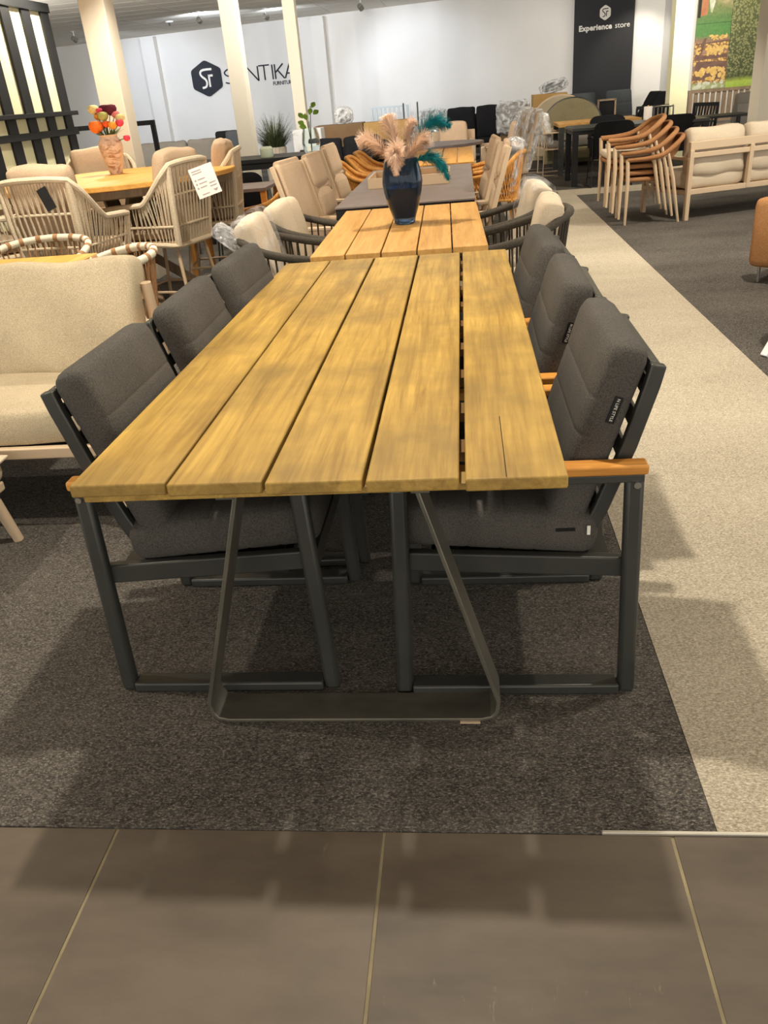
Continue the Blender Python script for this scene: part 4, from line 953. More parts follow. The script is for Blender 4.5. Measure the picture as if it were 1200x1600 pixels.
for k, c in FC.items(): M['fl_' + k] = plain('petal_' + k, c, 0.7, c2=tuple(min(255, int(q * 1.12)) for q in c), vscale=40)
def flower(dx, dz, dy, r, colr, label):
    bx_, by_, bz_ = -2.74, 6.72, 1.27
    t = thing('flower', label, 'flower', (bx_, by_, bz_ - 0.06), 0, 'flowers in the clay vase')
    dx *= 1.05; dz = dz * 1.55 + 0.02; r *= 1.2
    c = Vector((dx, dy, dz + 0.06))
    MB().tube(cr([(dx * 0.15, dy * 0.15, 0), (dx * 0.45, dy * 0.45, c.z * 0.55), tuple(c)], 4), 0.003, 5).build('stem', 'stem', t)
    mb = MB(); rr = random.Random(int(dx * 1e4) + 3)
    for layer, (q, nn_, tilt) in enumerate(((1.0, 7, 1.25), (0.82, 6, 0.9), (0.62, 5, 0.55), (0.4, 4, 0.25))):
        for k in range(nn_):
            a = 2 * pi * k / nn_ + layer * 0.5
            vv = []
            for i in range(5):
                for j in range(5):
                    th = -0.5 * pi + 0.15 + (i / 4) * (2.05, 2.4, 2.65, 2.85)[layer]; ph = a + (j - 2) / 2 * (0.62)
                    R1 = r * q * (1 + 0.05 * rr.random())
                    vv.append(c + Vector((R1 * cos(th) * cos(ph), R1 * cos(th) * sin(ph), R1 * 0.92 * sin(th))))
            mb.add(vv, [(i * 5 + j, i * 5 + j + 1, (i + 1) * 5 + j + 1, (i + 1) * 5 + j) for i in range(4) for j in range(4)])
    mb.build('bloom', 'fl_' + colr, t)
for args in ((-0.075, 0.115, 0.0, 0.034, 'cream', 'cream bloom at the upper left of the clay vase'), (-0.025, 0.105, -0.01, 0.022, 'pink', 'small pink bloom beside the cream bloom'),
             (0.0, 0.112, 0.03, 0.034, 'wine', 'dark wine-red bloom at the back of the bouquet'), (0.055, 0.108, 0.0, 0.040, 'wine', 'largest dark wine-red bloom at the top right of the bouquet'),
             (0.005, 0.082, -0.04, 0.033, 'green', 'greenish bloom in the middle of the bouquet'), (-0.055, 0.080, 0.01, 0.024, 'amber', 'amber bloom under the cream bloom'),
             (-0.06, 0.038, -0.05, 0.046, 'orange', 'largest orange bloom at the left of the bouquet'), (0.02, 0.045, -0.05, 0.024, 'coral', 'small orange bloom in the lower middle of the bouquet'),
             (0.065, 0.038, -0.05, 0.027, 'amber', 'amber bloom low on the right of the bouquet'), (0.085, 0.085, 0.0, 0.026, 'blush', 'blush pink bloom under the wine-red bloom'),
             (0.115, 0.068, 0.0, 0.030, 'cream', 'cream bloom at the right of the bouquet'), (0.115, 0.045, -0.03, 0.026, 'pink', 'pink bloom at the right of the bouquet'),
             (0.15, -0.025, -0.04, 0.022, 'pink', 'single pink bud hanging low at the right of the vase')): flower(*args)
lv = MB()
for k in range(40):
    a = random.random() * 2 * pi; l = random.uniform(0.05, 0.11); d = Vector((cos(a), sin(a), random.uniform(0.2, 0.9))).normalized(); s = d.cross(Vector((0, 0, 1))).normalized() * 0.012
    b0 = Vector((0.04 * cos(a), 0.04 * sin(a), 0.27)); lv.add([b0, b0 + d * l * 0.5 + s, b0 + d * l, b0 + d * l * 0.5 - s], [(0, 1, 2, 3)])
o = lv.build('foliage', 'stem', fv, kind='stuff')

# ================================================================ dark rope chairs around the short plank table
r1 = rope_armchair('dark rope armchair with plastic-wrapped cushion beside the near left corner of the shorter plank table', group='dark rope armchairs around the shorter plank table')
put(r1, (-0.92, 4.47, 0), RAD(4))
r2 = clone(r1, (-0.89, 5.10, 0), RAD(-3), 'dark rope armchair with bare beige cushion left of the shorter plank table')
r3 = clone(r1, (0.22, 4.42, 0), pi - RAD(3), 'dark rope armchair with bare beige cushion next to the farthest right charcoal chair')
r4 = clone(r1, (0.21, 5.06, 0), pi + RAD(3), 'dark rope armchair with plastic-wrapped cushion on the beige path side')
wrap_on(r1, (0.48, 0.49, 0.16), T(-0.175, 0, 0.665, ry=-(pi / 2 + 0.22)), amp=0.004)
wrap_on(r4, (0.48, 0.49, 0.16), T(-0.175, 0, 0.665, ry=-(pi / 2 + 0.22)), amp=0.004)
wrap_on(r1, (0.18, 0.13, 0.07), T(-0.31, -0.17, 0.80, ry=0.7), 'wrap', amp=0.008, name='gathered_plastic')

# ================================================================ high-backed chairs along the ceramic table
h1 = high_back_chair('plain beige high-backed chair nearest the clear-wrapped rope chair', quilt=False); put(h1, (-0.93, 5.90, 0), RAD(-9))
h2 = high_back_chair('quilted beige high-backed chair, second along the left of the ceramic table'); put(h2, (-0.84, 6.42, 0), RAD(-4))
clone(h2, (-0.86, 7.45, 0), RAD(-4), 'quilted beige high-backed chair, farthest along the left of the ceramic table')
h4 = clone(h2, (-0.03, 6.68, 0), pi + RAD(3), 'upright beige high-backed chair right of the ceramic table, nearer the tray')
h5 = clone(h2, (0.02, 6.10, 0), pi - RAD(2), 'upright beige high-backed chair right of the ceramic table, nearest the blue vase')

# ================================================================ rattan chairs
ra = rope_armchair('honey rattan armchair nearest the tray on the left of the orange plank table', 'rattan', 'rattan', 'linen2', 'rattan', None, 0.045, 96, 'honey rattan armchairs', back=False, seat=False, band=True, rz_=0.022, rt=0.80, ra=0.60, name='rattan_armchair')
put(ra, (-0.98, 8.85, 0), RAD(2))
clone(ra, (-0.95, 9.50, 0), RAD(0), 'honey rattan armchair in the middle on the left of the orange plank table')
clone(ra, (-0.93, 10.15, 0), RAD(-2), 'honey rattan armchair farthest on the left of the orange plank table')
rb = clone(ra, (0.27, 8.55, 0), pi - RAD(6), 'honey rattan armchair with plastic and dark cushion beside the upright high-backed chairs')
MB().cush(0.42, 0.42, 0.10, 0.04, 0.2, mat=T(-0.17, 0, 0.64, ry=-(pi / 2 + 0.25))).build('back_cushion', 'slate', rb)
wrap_on(rb, (0.5, 0.46, 0.16), T(-0.19, 0, 0.68, ry=-(pi / 2 + 0.25)), 'wrap_foil', amp=0.012)
clone(ra, (0.26, 9.4, 0), pi, 'honey rattan armchair on the right of the orange plank table')
clone(ra, (-1.62, 7.35, 0), RAD(160), 'honey rattan armchair between the bar chairs and the plain high-backed chair')
# ================================================================ right: stacked chairs and sofa seen from behind
s0 = stack_chair('teak and rope armchair at the bottom of the stack'); put(s0, (1.905, 9.12, 0), pi)
for k, lab in enumerate(('second teak and rope armchair from the bottom of the stack', 'third teak and rope armchair from the bottom of the stack', 'teak and rope armchair on top of the stack')):
    c = clone(s0, (1.905 - 0.065 * (k + 1), 9.12, 0.062 * (k + 1)), pi, lab)
cs = MB().cush(0.46, 0.44, 0.07, 0.03, 0.1, mat=T(0.02, 0, 0.035)).build('seat_pad', 'linen2', loc=(1.67, 9.12, 0.634), rz=pi)
tag(cs, 'white seat pad on the topmost stacked armchair', 'cushion')

rs = thing('sand_sofa', 'sand-framed sofa seen from behind with pale cushions beside the stacked chairs', 'sofa', (2.24, 8.90, 0), RAD(20))
for k, x in enumerate((0.0, 0.68, 1.36, 2.04)):
    MB().bar((x, 0, 0.0 if k in (0, 3) else 0.25), (x, -0.01, 0.66), 0.045, 0.045, (0, 1, 0)).build('rear_post', 'sandmetal', rs, bevel=0.004)
MB().box(-0.022, 2.062, -0.025, 0.02, 0.655, 0.735).build('top_rail', 'sandmetal', rs, bevel=0.006)
MB().box(-0.022, 2.062, -0.022, 0.018, 0.585, 0.635).build('middle_rail', 'sandmetal', rs, bevel=0.006)
MB().box(-0.022, 2.062, -0.02, 0.02, 0.245, 0.295).build('bottom_rail', 'sandmetal', rs, bevel=0.004)
MB().box(-0.02, 2.06, 0.02, 0.80, 0.24, 0.28).build('seat_frame', 'sandmetal', rs, bevel=0.004)
for x in (0.0, 2.04):
    MB().bar((x, 0.80, 0.0), (x, 0.80, 0.56), 0.045, 0.045, (0, 1, 0)).build('front_post', 'sandmetal', rs, bevel=0.004)
    MB().bar((x, -0.02, 0.58), (x, 0.83, 0.58), 0.05, 0.03).build('armrest', 'sandmetal', rs, bevel=0.005)
for k in range(3):
    x = 0.34 + 0.68 * k
    MB().cush(0.66, 0.76, 0.16, 0.05, 0.10, mat=T(x, 0.42, 0.365), wob=0.004).build('seat_cushion', 'linen2', rs)
    MB().cush(0.64, 0.46, 0.16, 0.06, 0.2, mat=T(x, 0.12, 0.62, rx=pi / 2 - 0.12), wob=0.006).build('back_cushion', 'linen2' if k != 9 else 'greyfab', rs)
# tan woven sofa corner and white table at the right edge
ws = thing('woven_armchair', 'tan woven armchair at the right edge of the picture', 'armchair', (2.55, 6.10, 0), RAD(140))
for s in (-1, 1): MB().cush(0.80, 0.13, 0.46, 0.05, 0.0, mat=T(0, s * 0.38, 0.34)).build('arm_panel', 'tan_weave', ws)
MB().cush(0.12, 0.66, 0.52, 0.05, 0.0, mat=T(-0.34, 0, 0.38)).build('back_panel', 'tan_weave', ws)
MB().box(-0.36, 0.38, -0.33, 0.33, 0.12, 0.30).build('seat_base', 'tan_weave', ws, bevel=0.02)
MB().cush(0.62, 0.60, 0.14, 0.05, 0.1, mat=T(0.06, 0, 0.37)).build('seat_cushion', 'linen2', ws)
for sx in (-1, 1):
    for sy in (-1, 1): MB().tube([(sx * 0.33, sy * 0.38, 0.0), (sx * 0.33, sy * 0.38, 0.12)], 0.012, 8).build('metal_foot', 'chrome', ws)
st = thing('white_side_table', 'white side table with slanted leg at the right edge', 'table', (1.98, 4.62, 0))
MB().lathe([(0.30, 0.50), (0.32, 0.505), (0.32, 0.525), (0.31, 0.53)], 28).build('table_top', 'whitemetal', st)
for a in (0.75, 0.75 + 2.094, 0.75 + 4.189):
    MB().bar((-0.57 * cos(a) , -0.43 * sin(a), 0.0), (-0.14 * cos(a), -0.14 * sin(a), 0.5), 0.045, 0.03, (0, 0, 1)).build('leg', 'whitemetal', st, bevel=0.004)

# ================================================================ black dining set
four_leg_table('black_table', 'long black dining table with square legs beyond the beige crossing strip', 1.52, 3.35, 12.45, 13.35, 0.75, 'alu', 'black', 0.035, 0.08, 0.05)
b1 = black_armchair('black shell armchair at the near left of the black dining table'); put(b1, (2.03, 12.40, 0), pi / 2)
clone(b1, (2.90, 12.72, 0), pi / 2, 'black shell armchair behind the top of the stacked chairs')
clone(b1, (2.2, 13.55, 0), -pi / 2, 'black shell armchair on the far side of the black dining table')
four_leg_table('oak_table', 'dining table with pale wood top and dark legs in front of the half-round backs', 1.50, 2.75, 14.02, 14.95, 0.75, 'plank_new', 'alu', 0.05, 0.08)
pr = thing('paper_roll', 'white roll standing on the black dining table', 'roll', (2.66, 13.15, 0.75))
MB().lathe([(0.055, 0), (0.06, 0.005), (0.06, 0.17), (0.055, 0.175), (0.02, 0.175), (0.02, 0.16)], 20).build('roll', 'paper', pr)
MB().tube([(0, 0, 0.16), (0, 0, 0.19)], 0.012, 8).build('core', 'cardboard', pr)

def sled_chair(label):
    t = thing('sled_chair', label, 'chair', group='sand sled chairs at the pale wood table')
    for s in (-1, 1):
        y = s * 0.27
        MB().tube([(-0.24, y, 0.62), (-0.27, y, 0.01), (0.27, y, 0.01), (0.25, y, 0.62)], 0.011, 6).build('sled_frame', 'sandmetal', t)
        for k in range(3): MB().bar((-0.27, y - 0.03 + 0.03 * k, 0.63), (0.27, y - 0.03 + 0.03 * k, 0.63), 0.02, 0.018).build('arm_slat', 'sandmetal', t)
        MB().tube([(-0.20, y * 0.85, 0.38), (-0.30, y * 0.85, 0.88)], 0.011, 6).build('back_post', 'sandmetal', t)
    MB().box(-0.24, 0.24, -0.25, 0.25, 0.38, 0.40).build('seat_frame', 'sandmetal', t, smooth=False)
    MB().cush(0.46, 0.46, 0.08, 0.035, 0.1, mat=T(0.02, 0, 0.44)).build('seat_cushion', 'greyfab', t)
    MB().cush(0.46, 0.44, 0.09, 0.04, 0.15, mat=T(-0.20, 0, 0.66, ry=-(pi / 2 + 0.18))).build('back_cushion', 'linen2', t)
    wrap_on(t, (0.5, 0.46, 0.13), T(-0.20, 0, 0.67, ry=-(pi / 2 + 0.18)), 'wrap_foil', amp=0.012)
    return t
d1 = sled_chair('sand sled chair with wrapped cushion at the left end of the pale wood table'); put(d1, (1.52, 14.42, 0), RAD(4))
clone(d1, (1.33, 15.08, 0), RAD(0), 'sand sled chair with wrapped cushion behind the first one')

def half_round(label, w_, z0, z1, mat, trim):
    t = thing('half_round_lounger', label, 'lounger', group='lounge seats with half-round backs')
    n = 22; poly = [(w_ * cos(pi * k / n), z0 + (z1 - z0) * sin(pi * k / n)) for k in range(n + 1)]
    MB().prism(poly, -0.03, 0.03).build('round_back', mat, t, bevel=0.008)
    MB().tube([(p[0], 0, p[1]) for p in poly], 0.024, 8).build('rim', trim, t)
    MB().cush(w_ * 1.8, 0.8, 0.18, 0.06, 0.08, mat=T(0, -0.44, 0.40)).build('seat_cushion', 'greyfab', t)
    MB().box(-w_ * 0.9, w_ * 0.9, -0.84, -0.03, 0.12, 0.31).build('base', mat, t, bevel=0.02)
    MB().box(-w_, w_, -0.03, 0.03, 0.0, z0 + 0.002).build('back_base', mat, t, smooth=False)
    return t
M['olive_weave'] = fabric('olive_weave', (116, 108, 82), (146, 136, 104), 150, bump=0.6)
put(half_round('olive half-round woven back in front of the cardboard box', 0.50, 0.62, 1.05, 'olive_weave', 'alu'), (1.97, 16.25, 0), RAD(-4))
put(half_round('sand-rimmed half-round woven back behind the olive one', 0.52, 0.64, 1.09, 'linen', 'sandmetal'), (1.87, 17.2, 0), RAD(-4))

# boxes, bag
bx1 = MB().box(-0.30, 0.30, -0.25, 0.25, 0, 0.86).build('moving_box', 'cardboard_dark', bevel=0.006, loc=(1.66, 17.75, 0)); tag(bx1, 'tall brown carton under the tan carton', 'box')
bx2 = thing('carton', 'tan carton with a plastic bag lying on it', 'box', (1.70, 17.75, 0.862))
MB().box(-0.32, 0.32, -0.25, 0.25, 0, 0.27).build('body', 'cardboard', bx2, bevel=0.005)
MB().box(-0.32, 0.32, -0.03, 0.03, 0.27, 0.2715).build('tape', 'sandmetal', bx2, smooth=False)
bg_ = wrap_on(None, (0.52, 0.34, 0.17), T(0, 0, 0.10, ry=-0.22), 'wrap_foil', amp=0.02, name='plastic_bag'); bg_.location = (1.78, 17.72, 1.15); tag(bg_, 'grey crumpled plastic bag on the tan carton', 'bag')
MB().cush(0.44, 0.28, 0.12, 0.05, 0.2, mat=T(0, 0, 0.10, ry=-0.22)).build('filling', 'slate', bg_)

# lounge chairs by the banner
l1 = lounge_chair('slate cushioned lounge chair left of the black banner'); put(l1, (2.40, 17.9, 0), -pi / 2)
clone(l1, (3.14, 17.95, 0), -pi / 2 + 0.1, 'slate cushioned lounge chair in front of the black banner')
l3 = lounge_chair('black reclined lounge chair leaning left of the cream column', 'blackfab', 0.55, group='black reclined lounge chairs'); put(l3, (3.24, 17.22, 0), pi + 0.2)
clone(l3, (3.28, 16.52, 0), pi + 0.2, 'black reclined lounge chair nearest the cream column')
bs = thing('box_stool', 'square wood-edged black frame stool before the banner', 'stool', (2.62, 16.6, 0))
for s in (-1, 1):
    MB().bar((s * 0.15, 0, 0), (s * 0.15, 0, 0.98), 0.03, 0.05, (0, 1, 0)).build('post', 'greywood', bs)
for z in (0.66, 0.965): MB().bar((-0.15, 0, z), (0.15, 0, z), 0.05, 0.03).build('rail', 'greywood', bs)
MB().box(-0.14, 0.14, 0.0, 0.02, 0.67, 0.955).build('panel', 'blackfab', bs, smooth=False)
MB().box(-0.15, 0.15, -0.3, 0.0, 0.42, 0.46).build('seat', 'greywood', bs, smooth=False)
for s in (-1, 1): MB().bar((s * 0.13, -0.28, 0), (s * 0.13, -0.28, 0.43), 0.03, 0.03, (0, 1, 0)).build('leg', 'greywood', bs)

# slatted fence bench and grey chairs under the mural
fb = thing('slatted_bench', 'weathered slatted garden bench under the mural', 'bench', (4.70, 16.45, 0))
MB().box(-0.70, 0.75, -0.03, 0.03, 0.95, 1.0).build('top_rail', 'greywood', fb, smooth=False)
MB().box(-0.70, 0.75, -0.03, 0.03, 0.48, 0.53).build('lower_rail', 'greywood', fb, smooth=False)
sl = MB().box(-0.032, 0.032, -0.012, 0.012, 0.53, 0.95).build('slat', 'greywood', fb, smooth=False); sl.location = (-0.66, 0, 0)
for k in range(1, 15):
    o = sl.copy(); COL.objects.link(o); o.location = (-0.66 + 0.097 * k, 0, 0)
MB().box(-0.70, 0.75, -0.52, -0.04, 0.40, 0.44).build('seat', 'greywood', fb, smooth=False)
for x in (-0.66, 0.71):
    MB().box(x - 0.035, x + 0.035, -0.03, 0.03, 0, 0.95).build('leg', 'greywood', fb, smooth=False); MB().box(x - 0.035, x + 0.035, -0.50, -0.44, 0, 0.40).build('leg', 'greywood', fb, smooth=False)
gs = simple_sofa('grey_armchair', 'grey padded armchair before the slatted bench', 0.62, 'greyfab', 'greyfab', 1, False, 0.98, 0.12, d_=0.6); put(gs, (4.30, 13.9, 0), pi / 2 + 0.1)
four_leg_table('small_black_table', 'small black table beside the broad white column', 3.40, 4.05, 12.95, 13.5, 0.74, 'black', 'black', 0.03, 0.05)
def slat_chair(label):
    t = thing('slatted_chair', label, 'chair', group='black slatted garden chairs')
    for s in (-1, 1):
        MB().bar((-0.22, s * 0.24, 0), (-0.30, s * 0.24, 0.86), 0.03, 0.03, (1, 0, 0)).build('rear_leg', 'black', t)
        MB().bar((0.24, s * 0.24, 0), (0.24, s * 0.24, 0.62), 0.03, 0.03, (1, 0, 0)).build('front_leg', 'black', t)
        MB().bar((-0.27, s * 0.24, 0.635), (0.28, s * 0.24, 0.635), 0.05, 0.02).build('armrest', 'black', t)
    MB().bar((-0.30, -0.25, 0.86), (-0.30, 0.25, 0.86), 0.03, 0.05).build('top_rail', 'black', t)
    for k in range(7): MB().bar((-0.235, -0.18 + 0.06 * k, 0.44), (-0.298, -0.18 + 0.06 * k, 0.84), 0.028, 0.012, (1, 0, 0)).build('back_slat', 'black', t)
    MB().box(-0.23, 0.26, -0.23, 0.23, 0.41, 0.44).build('seat', 'black', t, smooth=False)
    return t
sc1 = slat_chair('black slatted chair left of the small black table'); put(sc1, (3.42, 13.85, 0), pi + 0.5)
clone(sc1, (3.02, 14.9, 0), pi / 2, 'black slatted chair standing behind the black dining table')
sr = thing('silver_rail_chair', 'low chair with silver tube back before the cream column', 'chair', (3.07, 14.15, 0))
MB().tube(cr([(-0.17, 0, 0.0), (-0.17, 0, 0.80), (-0.13, 0, 0.87), (0.13, 0, 0.87), (0.17, 0, 0.80), (0.17, 0, 0.0)], 4), 0.012, 8).build('tube_back', 'chrome', sr)
for k in range(5): MB().tube([(-0.12 + 0.06 * k, 0, 0.5), (-0.12 + 0.06 * k, 0, 0.865)], 0.005, 6).build('spindle', 'chrome', sr)
MB().tube([(-0.165, 0, 0.5), (0.165, 0, 0.5)], 0.008, 6).build('cross_tube', 'chrome', sr)
MB().box(-0.17, 0.17, 0.0, 0.40, 0.42, 0.46).build('seat', 'greyfab', sr, bevel=0.01)
for s in (-1, 1): MB().tube([(s * 0.16, 0.38, 0.0), (s * 0.16, 0.38, 0.43)], 0.012, 8).build('leg', 'chrome', sr)

# ================================================================ middle background
ds = simple_sofa('tufted_sofa', 'dark sofa with two buttoned back cushions against the back wall', 1.22, 'blackfab', 'alu', 2, False, 0.99, 0.14); put(ds, (0.30, 18.75, 0), -pi / 2)
for (x, y, z, sx, sy, sz, rz_, lab, rx_) in ((-0.58, 18.55, 0.70, 0.56, 0.56, 0.25, 0.1, 'silvery plastic-wrapped cushions left of the dark sofa', 0), (1.02, 18.0, 0.72, 0.66, 0.60, 0.28, -0.1, 'silvery plastic-wrapped cushions right of the dark sofa', 0)):
    o = wrap_on(None, (sx, sy, sz), T(0, 0, sy / 2, rz=rz_) @ Matrix.Rotation(pi / 2 - 0.15, 4, 'X'), 'wrap_foil', amp=0.025, name='wrapped_cushion'); o.location = (x, y, 0.46); tag(o, lab, 'cushion')
    MB().cush(sx * 0.9, sy * 0.9, sz * 0.7, 0.06, 0.1, mat=T(0, 0, sy / 2, rz=rz_) @ Matrix.Rotation(pi / 2 - 0.15, 4, 'X')).build('cushion', 'greyfab', o)
    b_ = MB().box(-0.25, 0.25, -0.3, 0.3, 0, 0.445).build('low_crate', 'cardboard_dark', bevel=0.006, loc=(x, y, 0)); tag(b_, 'brown crate under the ' + ('left' if x < 0 else 'right') + ' silvery wrapped cushions', 'crate')
for x, y, rz_, lab in ((-0.15, 15.2, pi / 2, 'beige armchair behind the oval table'), (0.62, 13.5, 0.0, 'beige armchair right of the oval table')):
    s_ = simple_sofa('beige_armchair', lab, 0.75, 'beige_fabric', 'sandmetal', 1, True, 0.86, 0.16, 'beige armchairs around the oval table', 0.7); put(s_, (x, y, 0), -rz_ if rz_ else pi)
hb = high_back_chair('folded beige chair draped in clear plastic behind the rattan armchair', True, 'folded chairs behind the rattan armchair'); put(hb, (0.62, 11.2, 0), pi)
wrap_on(hb, (0.7, 0.5, 0.16), T(-0.22, 0, 0.74, ry=-(pi / 2 + 0.26)), 'wrap_foil', amp=0.016)
hb2 = clone(hb, (0.58, 12.2, 0), pi, 'folded beige chair in clear plastic beside the oval table')

# white slatted bench, cartons and wrapped bundle by the wall
wb = thing('white_bench', 'white slatted metal bench against the back wall', 'bench', (-1.52, 19.15, 0), WA)
MB().bar((-0.42, 0, 1.12), (0.42, 0, 1.12), 0.03, 0.03).build('top_rail', 'shadedwhite', wb); MB().bar((-0.42, 0, 0.46), (0.42, 0, 0.46), 0.03, 0.03).build('lower_rail', 'shadedwhite', wb)
sl = MB().box(-0.022, 0.022, -0.01, 0.01, 0.47, 1.11).build('slat', 'shadedwhite', wb, smooth=False); sl.location = (-0.40, 0, 0)
for k in range(1, 9):
    o = sl.copy(); COL.objects.link(o); o.location = (-0.40 + 0.1 * k, 0, 0)
MB().box(-0.42, 0.42, -0.42, -0.01, 0.42, 0.45).build('seat', 'shadedwhite', wb, smooth=False)
for s in (-1, 1):
    MB().bar((s * 0.4, 0, 0), (s * 0.4, 0, 0.46), 0.03, 0.03, (0, 1, 0)).build('leg', 'shadedwhite', wb); MB().bar((s * 0.4, -0.4, 0), (s * 0.4, -0.4, 0.42), 0.03, 0.03, (0, 1, 0)).build('leg', 'shadedwhite', wb)
wc = thing('white_chair', 'white metal chair with crossed slats beside the white bench', 'chair', (-1.04, 18.6, 0), WA)
for s in (-1, 1): MB().bar((s * 0.15, 0, 0), (s * 0.15, 0, 1.18), 0.025, 0.025, (0, 1, 0)).build('post', 'alu', wc)
MB().bar((-0.16, 0, 1.18), (0.16, 0, 1.18), 0.025, 0.025).build('top_rail', 'whitemetal', wc)
for a, b_ in ((-0.12, -0.04), (-0.02, -0.02), (0.12, 0.04)): MB().bar((a, 0, 1.17), (b_, 0, 0.5), 0.025, 0.012, (0, 1, 0)).build('slat', 'whitemetal', wc)
MB().box(-0.16, 0.16, -0.36, 0.02, 0.44, 0.48).build('seat', 'whitemetal', wc, smooth=False)
for s in (-1, 1): MB().bar((s * 0.15, -0.34, 0), (s * 0.15, -0.34, 0.45), 0.025, 0.025, (0, 1, 0)).build('leg', 'whitemetal', wc)
k1 = MB().box(-0.44, 0.44, -0.28, 0.28, 0, 0.95).build('carton_long', 'cardboard_dark', bevel=0.005, loc=(-2.22, 16.3, 0)); tag(k1, 'wide dark brown carton behind the high-backed chairs', 'box')
k2 = MB().box(-0.40, 0.40, -0.28, 0.28, 0, 0.94).build('carton_tan', 'cardboard', bevel=0.005, loc=(-1.36, 16.3, 0)); tag(k2, 'wide tan carton right of the dark brown carton', 'box')
wr = wrap_on(None, (0.34, 0.3, 0.26), T(0, 0, 0.12), 'wrap_foil', amp=0.012, name='wrapped_bundle'); wr.location = (-2.14, 16.3, 0.955); tag(wr, 'grey plastic-wrapped bundle on the dark brown carton', 'bundle')
MB().cush(0.28, 0.24, 0.2, 0.08, 0.1, mat=T(0, 0, 0.12)).build('roll', 'slate', wr)
# dark sofas in the middle
for (x, y, w_, rz_, lab) in ((-1.95, 14.2, 1.5, -pi / 2, 'black lounge sofa in front of the cartons'), (-1.35, 12.3, 1.3, pi, 'black sofa beside the honey rattan armchairs')):
    s_ = simple_sofa('black_sofa', lab, w_, 'blackfab', 'black', 2, True, 0.80, 0.1, 'black sofas in the middle of the shop'); put(s_, (x, y, 0), rz_)
four_leg_table('black_bar_table', 'black high table that carries the leaf vase and the glass jar', -2.95, -1.42, 8.85, 9.55, 0.90, 'black', 'black', 0.04, 0.07, 0.06)
bb = clone(b1, (-1.55, 8.45, 0), pi / 2, 'black shell armchair in front of the black high table', 'black armchairs at the black high table')
clone(b1, (-2.25, 8.5, 0), pi / 2 + 0.2, 'black shell armchair left of the other at the black high table', 'black armchairs at the black high table')
four_leg_table('grey_table', 'grey-topped wood table behind the bar chairs', -2.55, -1.75, 7.55, 8.15, 0.74, 'ceramic', 'rattan', 0.03, 0.05)
def clearglass():
    m, nt, b = newmat('clear_glass'); b.inputs['Base Color'].default_value = (0.92, 0.97, 0.94, 1); b.inputs['Roughness'].default_value = 0.02
    b.inputs['Transmission Weight'].default_value = 1.0; b.inputs['IOR'].default_value = 1.25; return m
M['glass'] = clearglass()
gv = thing('leaf_vase', 'clear glass vase with green leaf stems behind the high-backed chairs', 'vase', (-1.56, 9.1, 0.90))
MB().lathe([(0.07, 0), (0.085, 0.02), (0.095, 0.10), (0.085, 0.19), (0.07, 0.24), (0.066, 0.24), (0.08, 0.19), (0.09, 0.10), (0.08, 0.025), (0.01, 0.02)], 24).build('glass_body', 'glass', gv)
for dx, dz in ((-0.03, 0.38), (0.03, 0.44), (0.0, 0.30)):
    t_ = MB().tube(cr([(0, 0, 0.03), (dx * 0.3, 0, 0.2), (dx, 0, dz)], 4), 0.004, 5).build('stem', 'stem', gv)
for k, (dx, dz, a) in enumerate(((-0.05, 0.27, 2.4), (-0.06, 0.33, 2.0), (-0.02, 0.31, 1.8), (0.01, 0.36, 1.2), (0.04, 0.42, 1.0), (0.05, 0.36, 0.7), (-0.03, 0.24, 2.6))):
    d = Vector((cos(a), -0.3, sin(a))).normalized(); s = Vector((-d.z, 0, d.x)).normalized(); b0 = Vector((dx, 0, dz)); ln = 0.09
    n_ = 6; vv = [b0]
    for i in range(1, n_): u = i / n_; wd = 0.026 * sin(pi * u); vv += [b0 + d * ln * u + s * wd + Vector((0, 0.01 * u, -0.02 * u * u)), b0 + d * ln * u - s * wd + Vector((0, 0.01 * u, -0.02 * u * u))]
    vv.append(b0 + d * ln + Vector((0, 0.01, -0.02)))
    ff = [(0, 1, 2)] + [(2 * i - 1, 2 * i + 1, 2 * i + 2, 2 * i) for i in range(1, n_ - 1)] + [(2 * n_ - 3, 2 * n_ - 1, 2 * n_ - 2)]
    MB().add(vv, ff).build('leaf', 'green', gv)
gj = thing('glass_jar', 'pale green glass jar on the black high table', 'jar', (-2.02, 9.0, 0.90))
M['jarglass'] = plain('frosted_jar', (206, 218, 196), 0.25)
MB().lathe([(0.06, 0), (0.068, 0.01), (0.068, 0.085), (0.055, 0.10), (0.05, 0.105), (0.05, 0.09), (0.06, 0.08), (0.06, 0.012), (0.01, 0.01)], 24).build('body', 'jarglass', gj)
MB().lathe([(0.045, 0.012), (0.058, 0.02), (0.058, 0.06), (0.01, 0.062)], 20).build('filling', 'jarglass', gj)
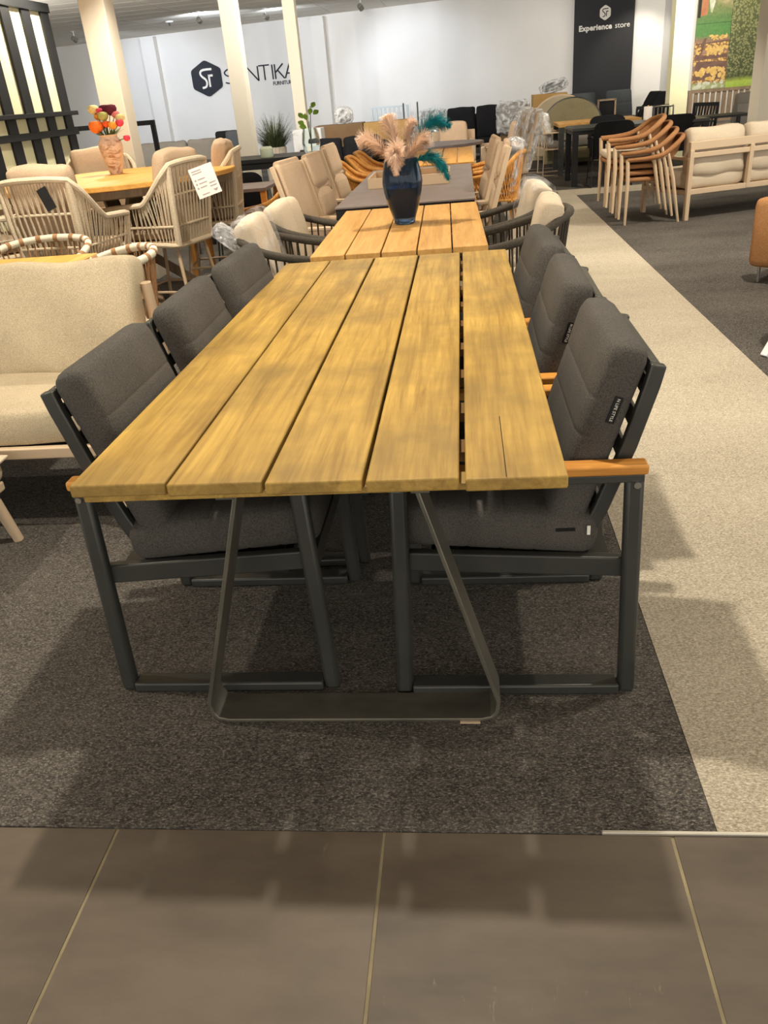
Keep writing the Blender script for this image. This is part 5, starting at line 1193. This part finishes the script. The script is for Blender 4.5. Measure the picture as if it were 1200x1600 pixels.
# grass planter
gp = thing('grass_planter', 'tall stone planter with dark ornamental grass behind the slim column', 'planter', (-3.02, 14.1, 0))
MB().lathe([(0.13, 0), (0.15, 0.02), (0.18, 0.60), (0.19, 0.74), (0.18, 0.76), (0.16, 0.74), (0.16, 0.68), (0.02, 0.68)], 24).build('pot', 'pot', gp)
gm = MB()
for k in range(520):
    a = random.random() * 2 * pi; r0 = random.random() ** 0.5 * 0.14; ln = random.uniform(0.35, 0.62); out = random.uniform(0.1, 1.0)
    p = Vector((r0 * cos(a), r0 * sin(a), 0.68)); v = Vector((cos(a) * out * 0.6, sin(a) * out * 0.6, 1)).normalized(); q = [p]
    for i in range(5): q.append(q[-1] + v * ln / 5); v = (v + Vector((cos(a) * 0.22 * out, sin(a) * 0.22 * out, -0.30 * out))).normalized()
    sd = Vector((-sin(a), cos(a), 0)) * 0.006; vv = []
    for i, r_ in enumerate(q): ww = sd * (1 - 0.17 * i); vv += [r_ - ww, r_ + ww]
    gm.add(vv, [(2 * i, 2 * i + 1, 2 * i + 3, 2 * i + 2) for i in range(5)])
gm.build('grass_blades', 'grass', gp, kind='stuff')
wbk = MB().box(-0.25, 0.25, -0.2, 0.2, 0, 0.95).build('display_block', 'wall', bevel=0.006, loc=(-2.65, 15.3, 0)); tag(wbk, 'white display block right of the grass planter', 'block')

# ================================================================ left background
s_ = simple_sofa('slate_sofa', 'slate grey sofa behind the black partition end', 1.6, 'slate', 'alu', 2, True, 0.98, 0.14); put(s_, (-6.1, 13.3, 0), -pi / 2)
ws_ = thing('white_slat_chair', 'white slatted chair beside the slate grey sofa', 'chair', (-4.62, 11.6, 0), 0.3)
for s in (-1, 1):
    MB().bar((s * 0.17, 0, 0), (s * 0.17, 0, 0.92), 0.035, 0.035, (0, 1, 0)).build('post', 'whitemetal', ws_)
    MB().bar((s * 0.17, -0.4, 0), (s * 0.17, -0.4, 0.45), 0.035, 0.035, (0, 1, 0)).build('leg', 'whitemetal', ws_)
for z in (0.56, 0.68, 0.80, 0.92): MB().bar((-0.18, 0, z), (0.18, 0, z), 0.02, 0.05).build('back_slat', 'whitemetal', ws_)
MB().box(-0.19, 0.19, -0.42, 0.02, 0.43, 0.46).build('seat', 'whitemetal', ws_, smooth=False)
four_leg_table('white_low_table', 'white low table in front of the slate grey sofa', -5.3, -4.2, 10.5, 11.2, 0.62, 'whitemetal', 'whitemetal', 0.05, 0.06)
s2 = simple_sofa('grey_sofa', 'pale grey sofa along the wall left of the slim column', 2.4, 'greyfab', 'greyfab', 2, True, 0.90, 0.1); put(s2, (-5.1, 15.9, 0), -pi / 2)
for x, lab in ((-4.22, 'black square cushion on the pale grey sofa'), (-3.98, 'slate square cushion on the pale grey sofa')):
    o = MB().cush(0.42, 0.42, 0.14, 0.05, 0.3, mat=T(0, 0, 0.21, rz=0.2) @ Matrix.Rotation(pi / 2 - 0.25, 4, 'X')).build('scatter_cushion', 'blackfab' if x < -4.1 else 'slate', loc=(x, 15.55 if x > -4.1 else 15.75, 0.60)); tag(o, lab, 'cushion')
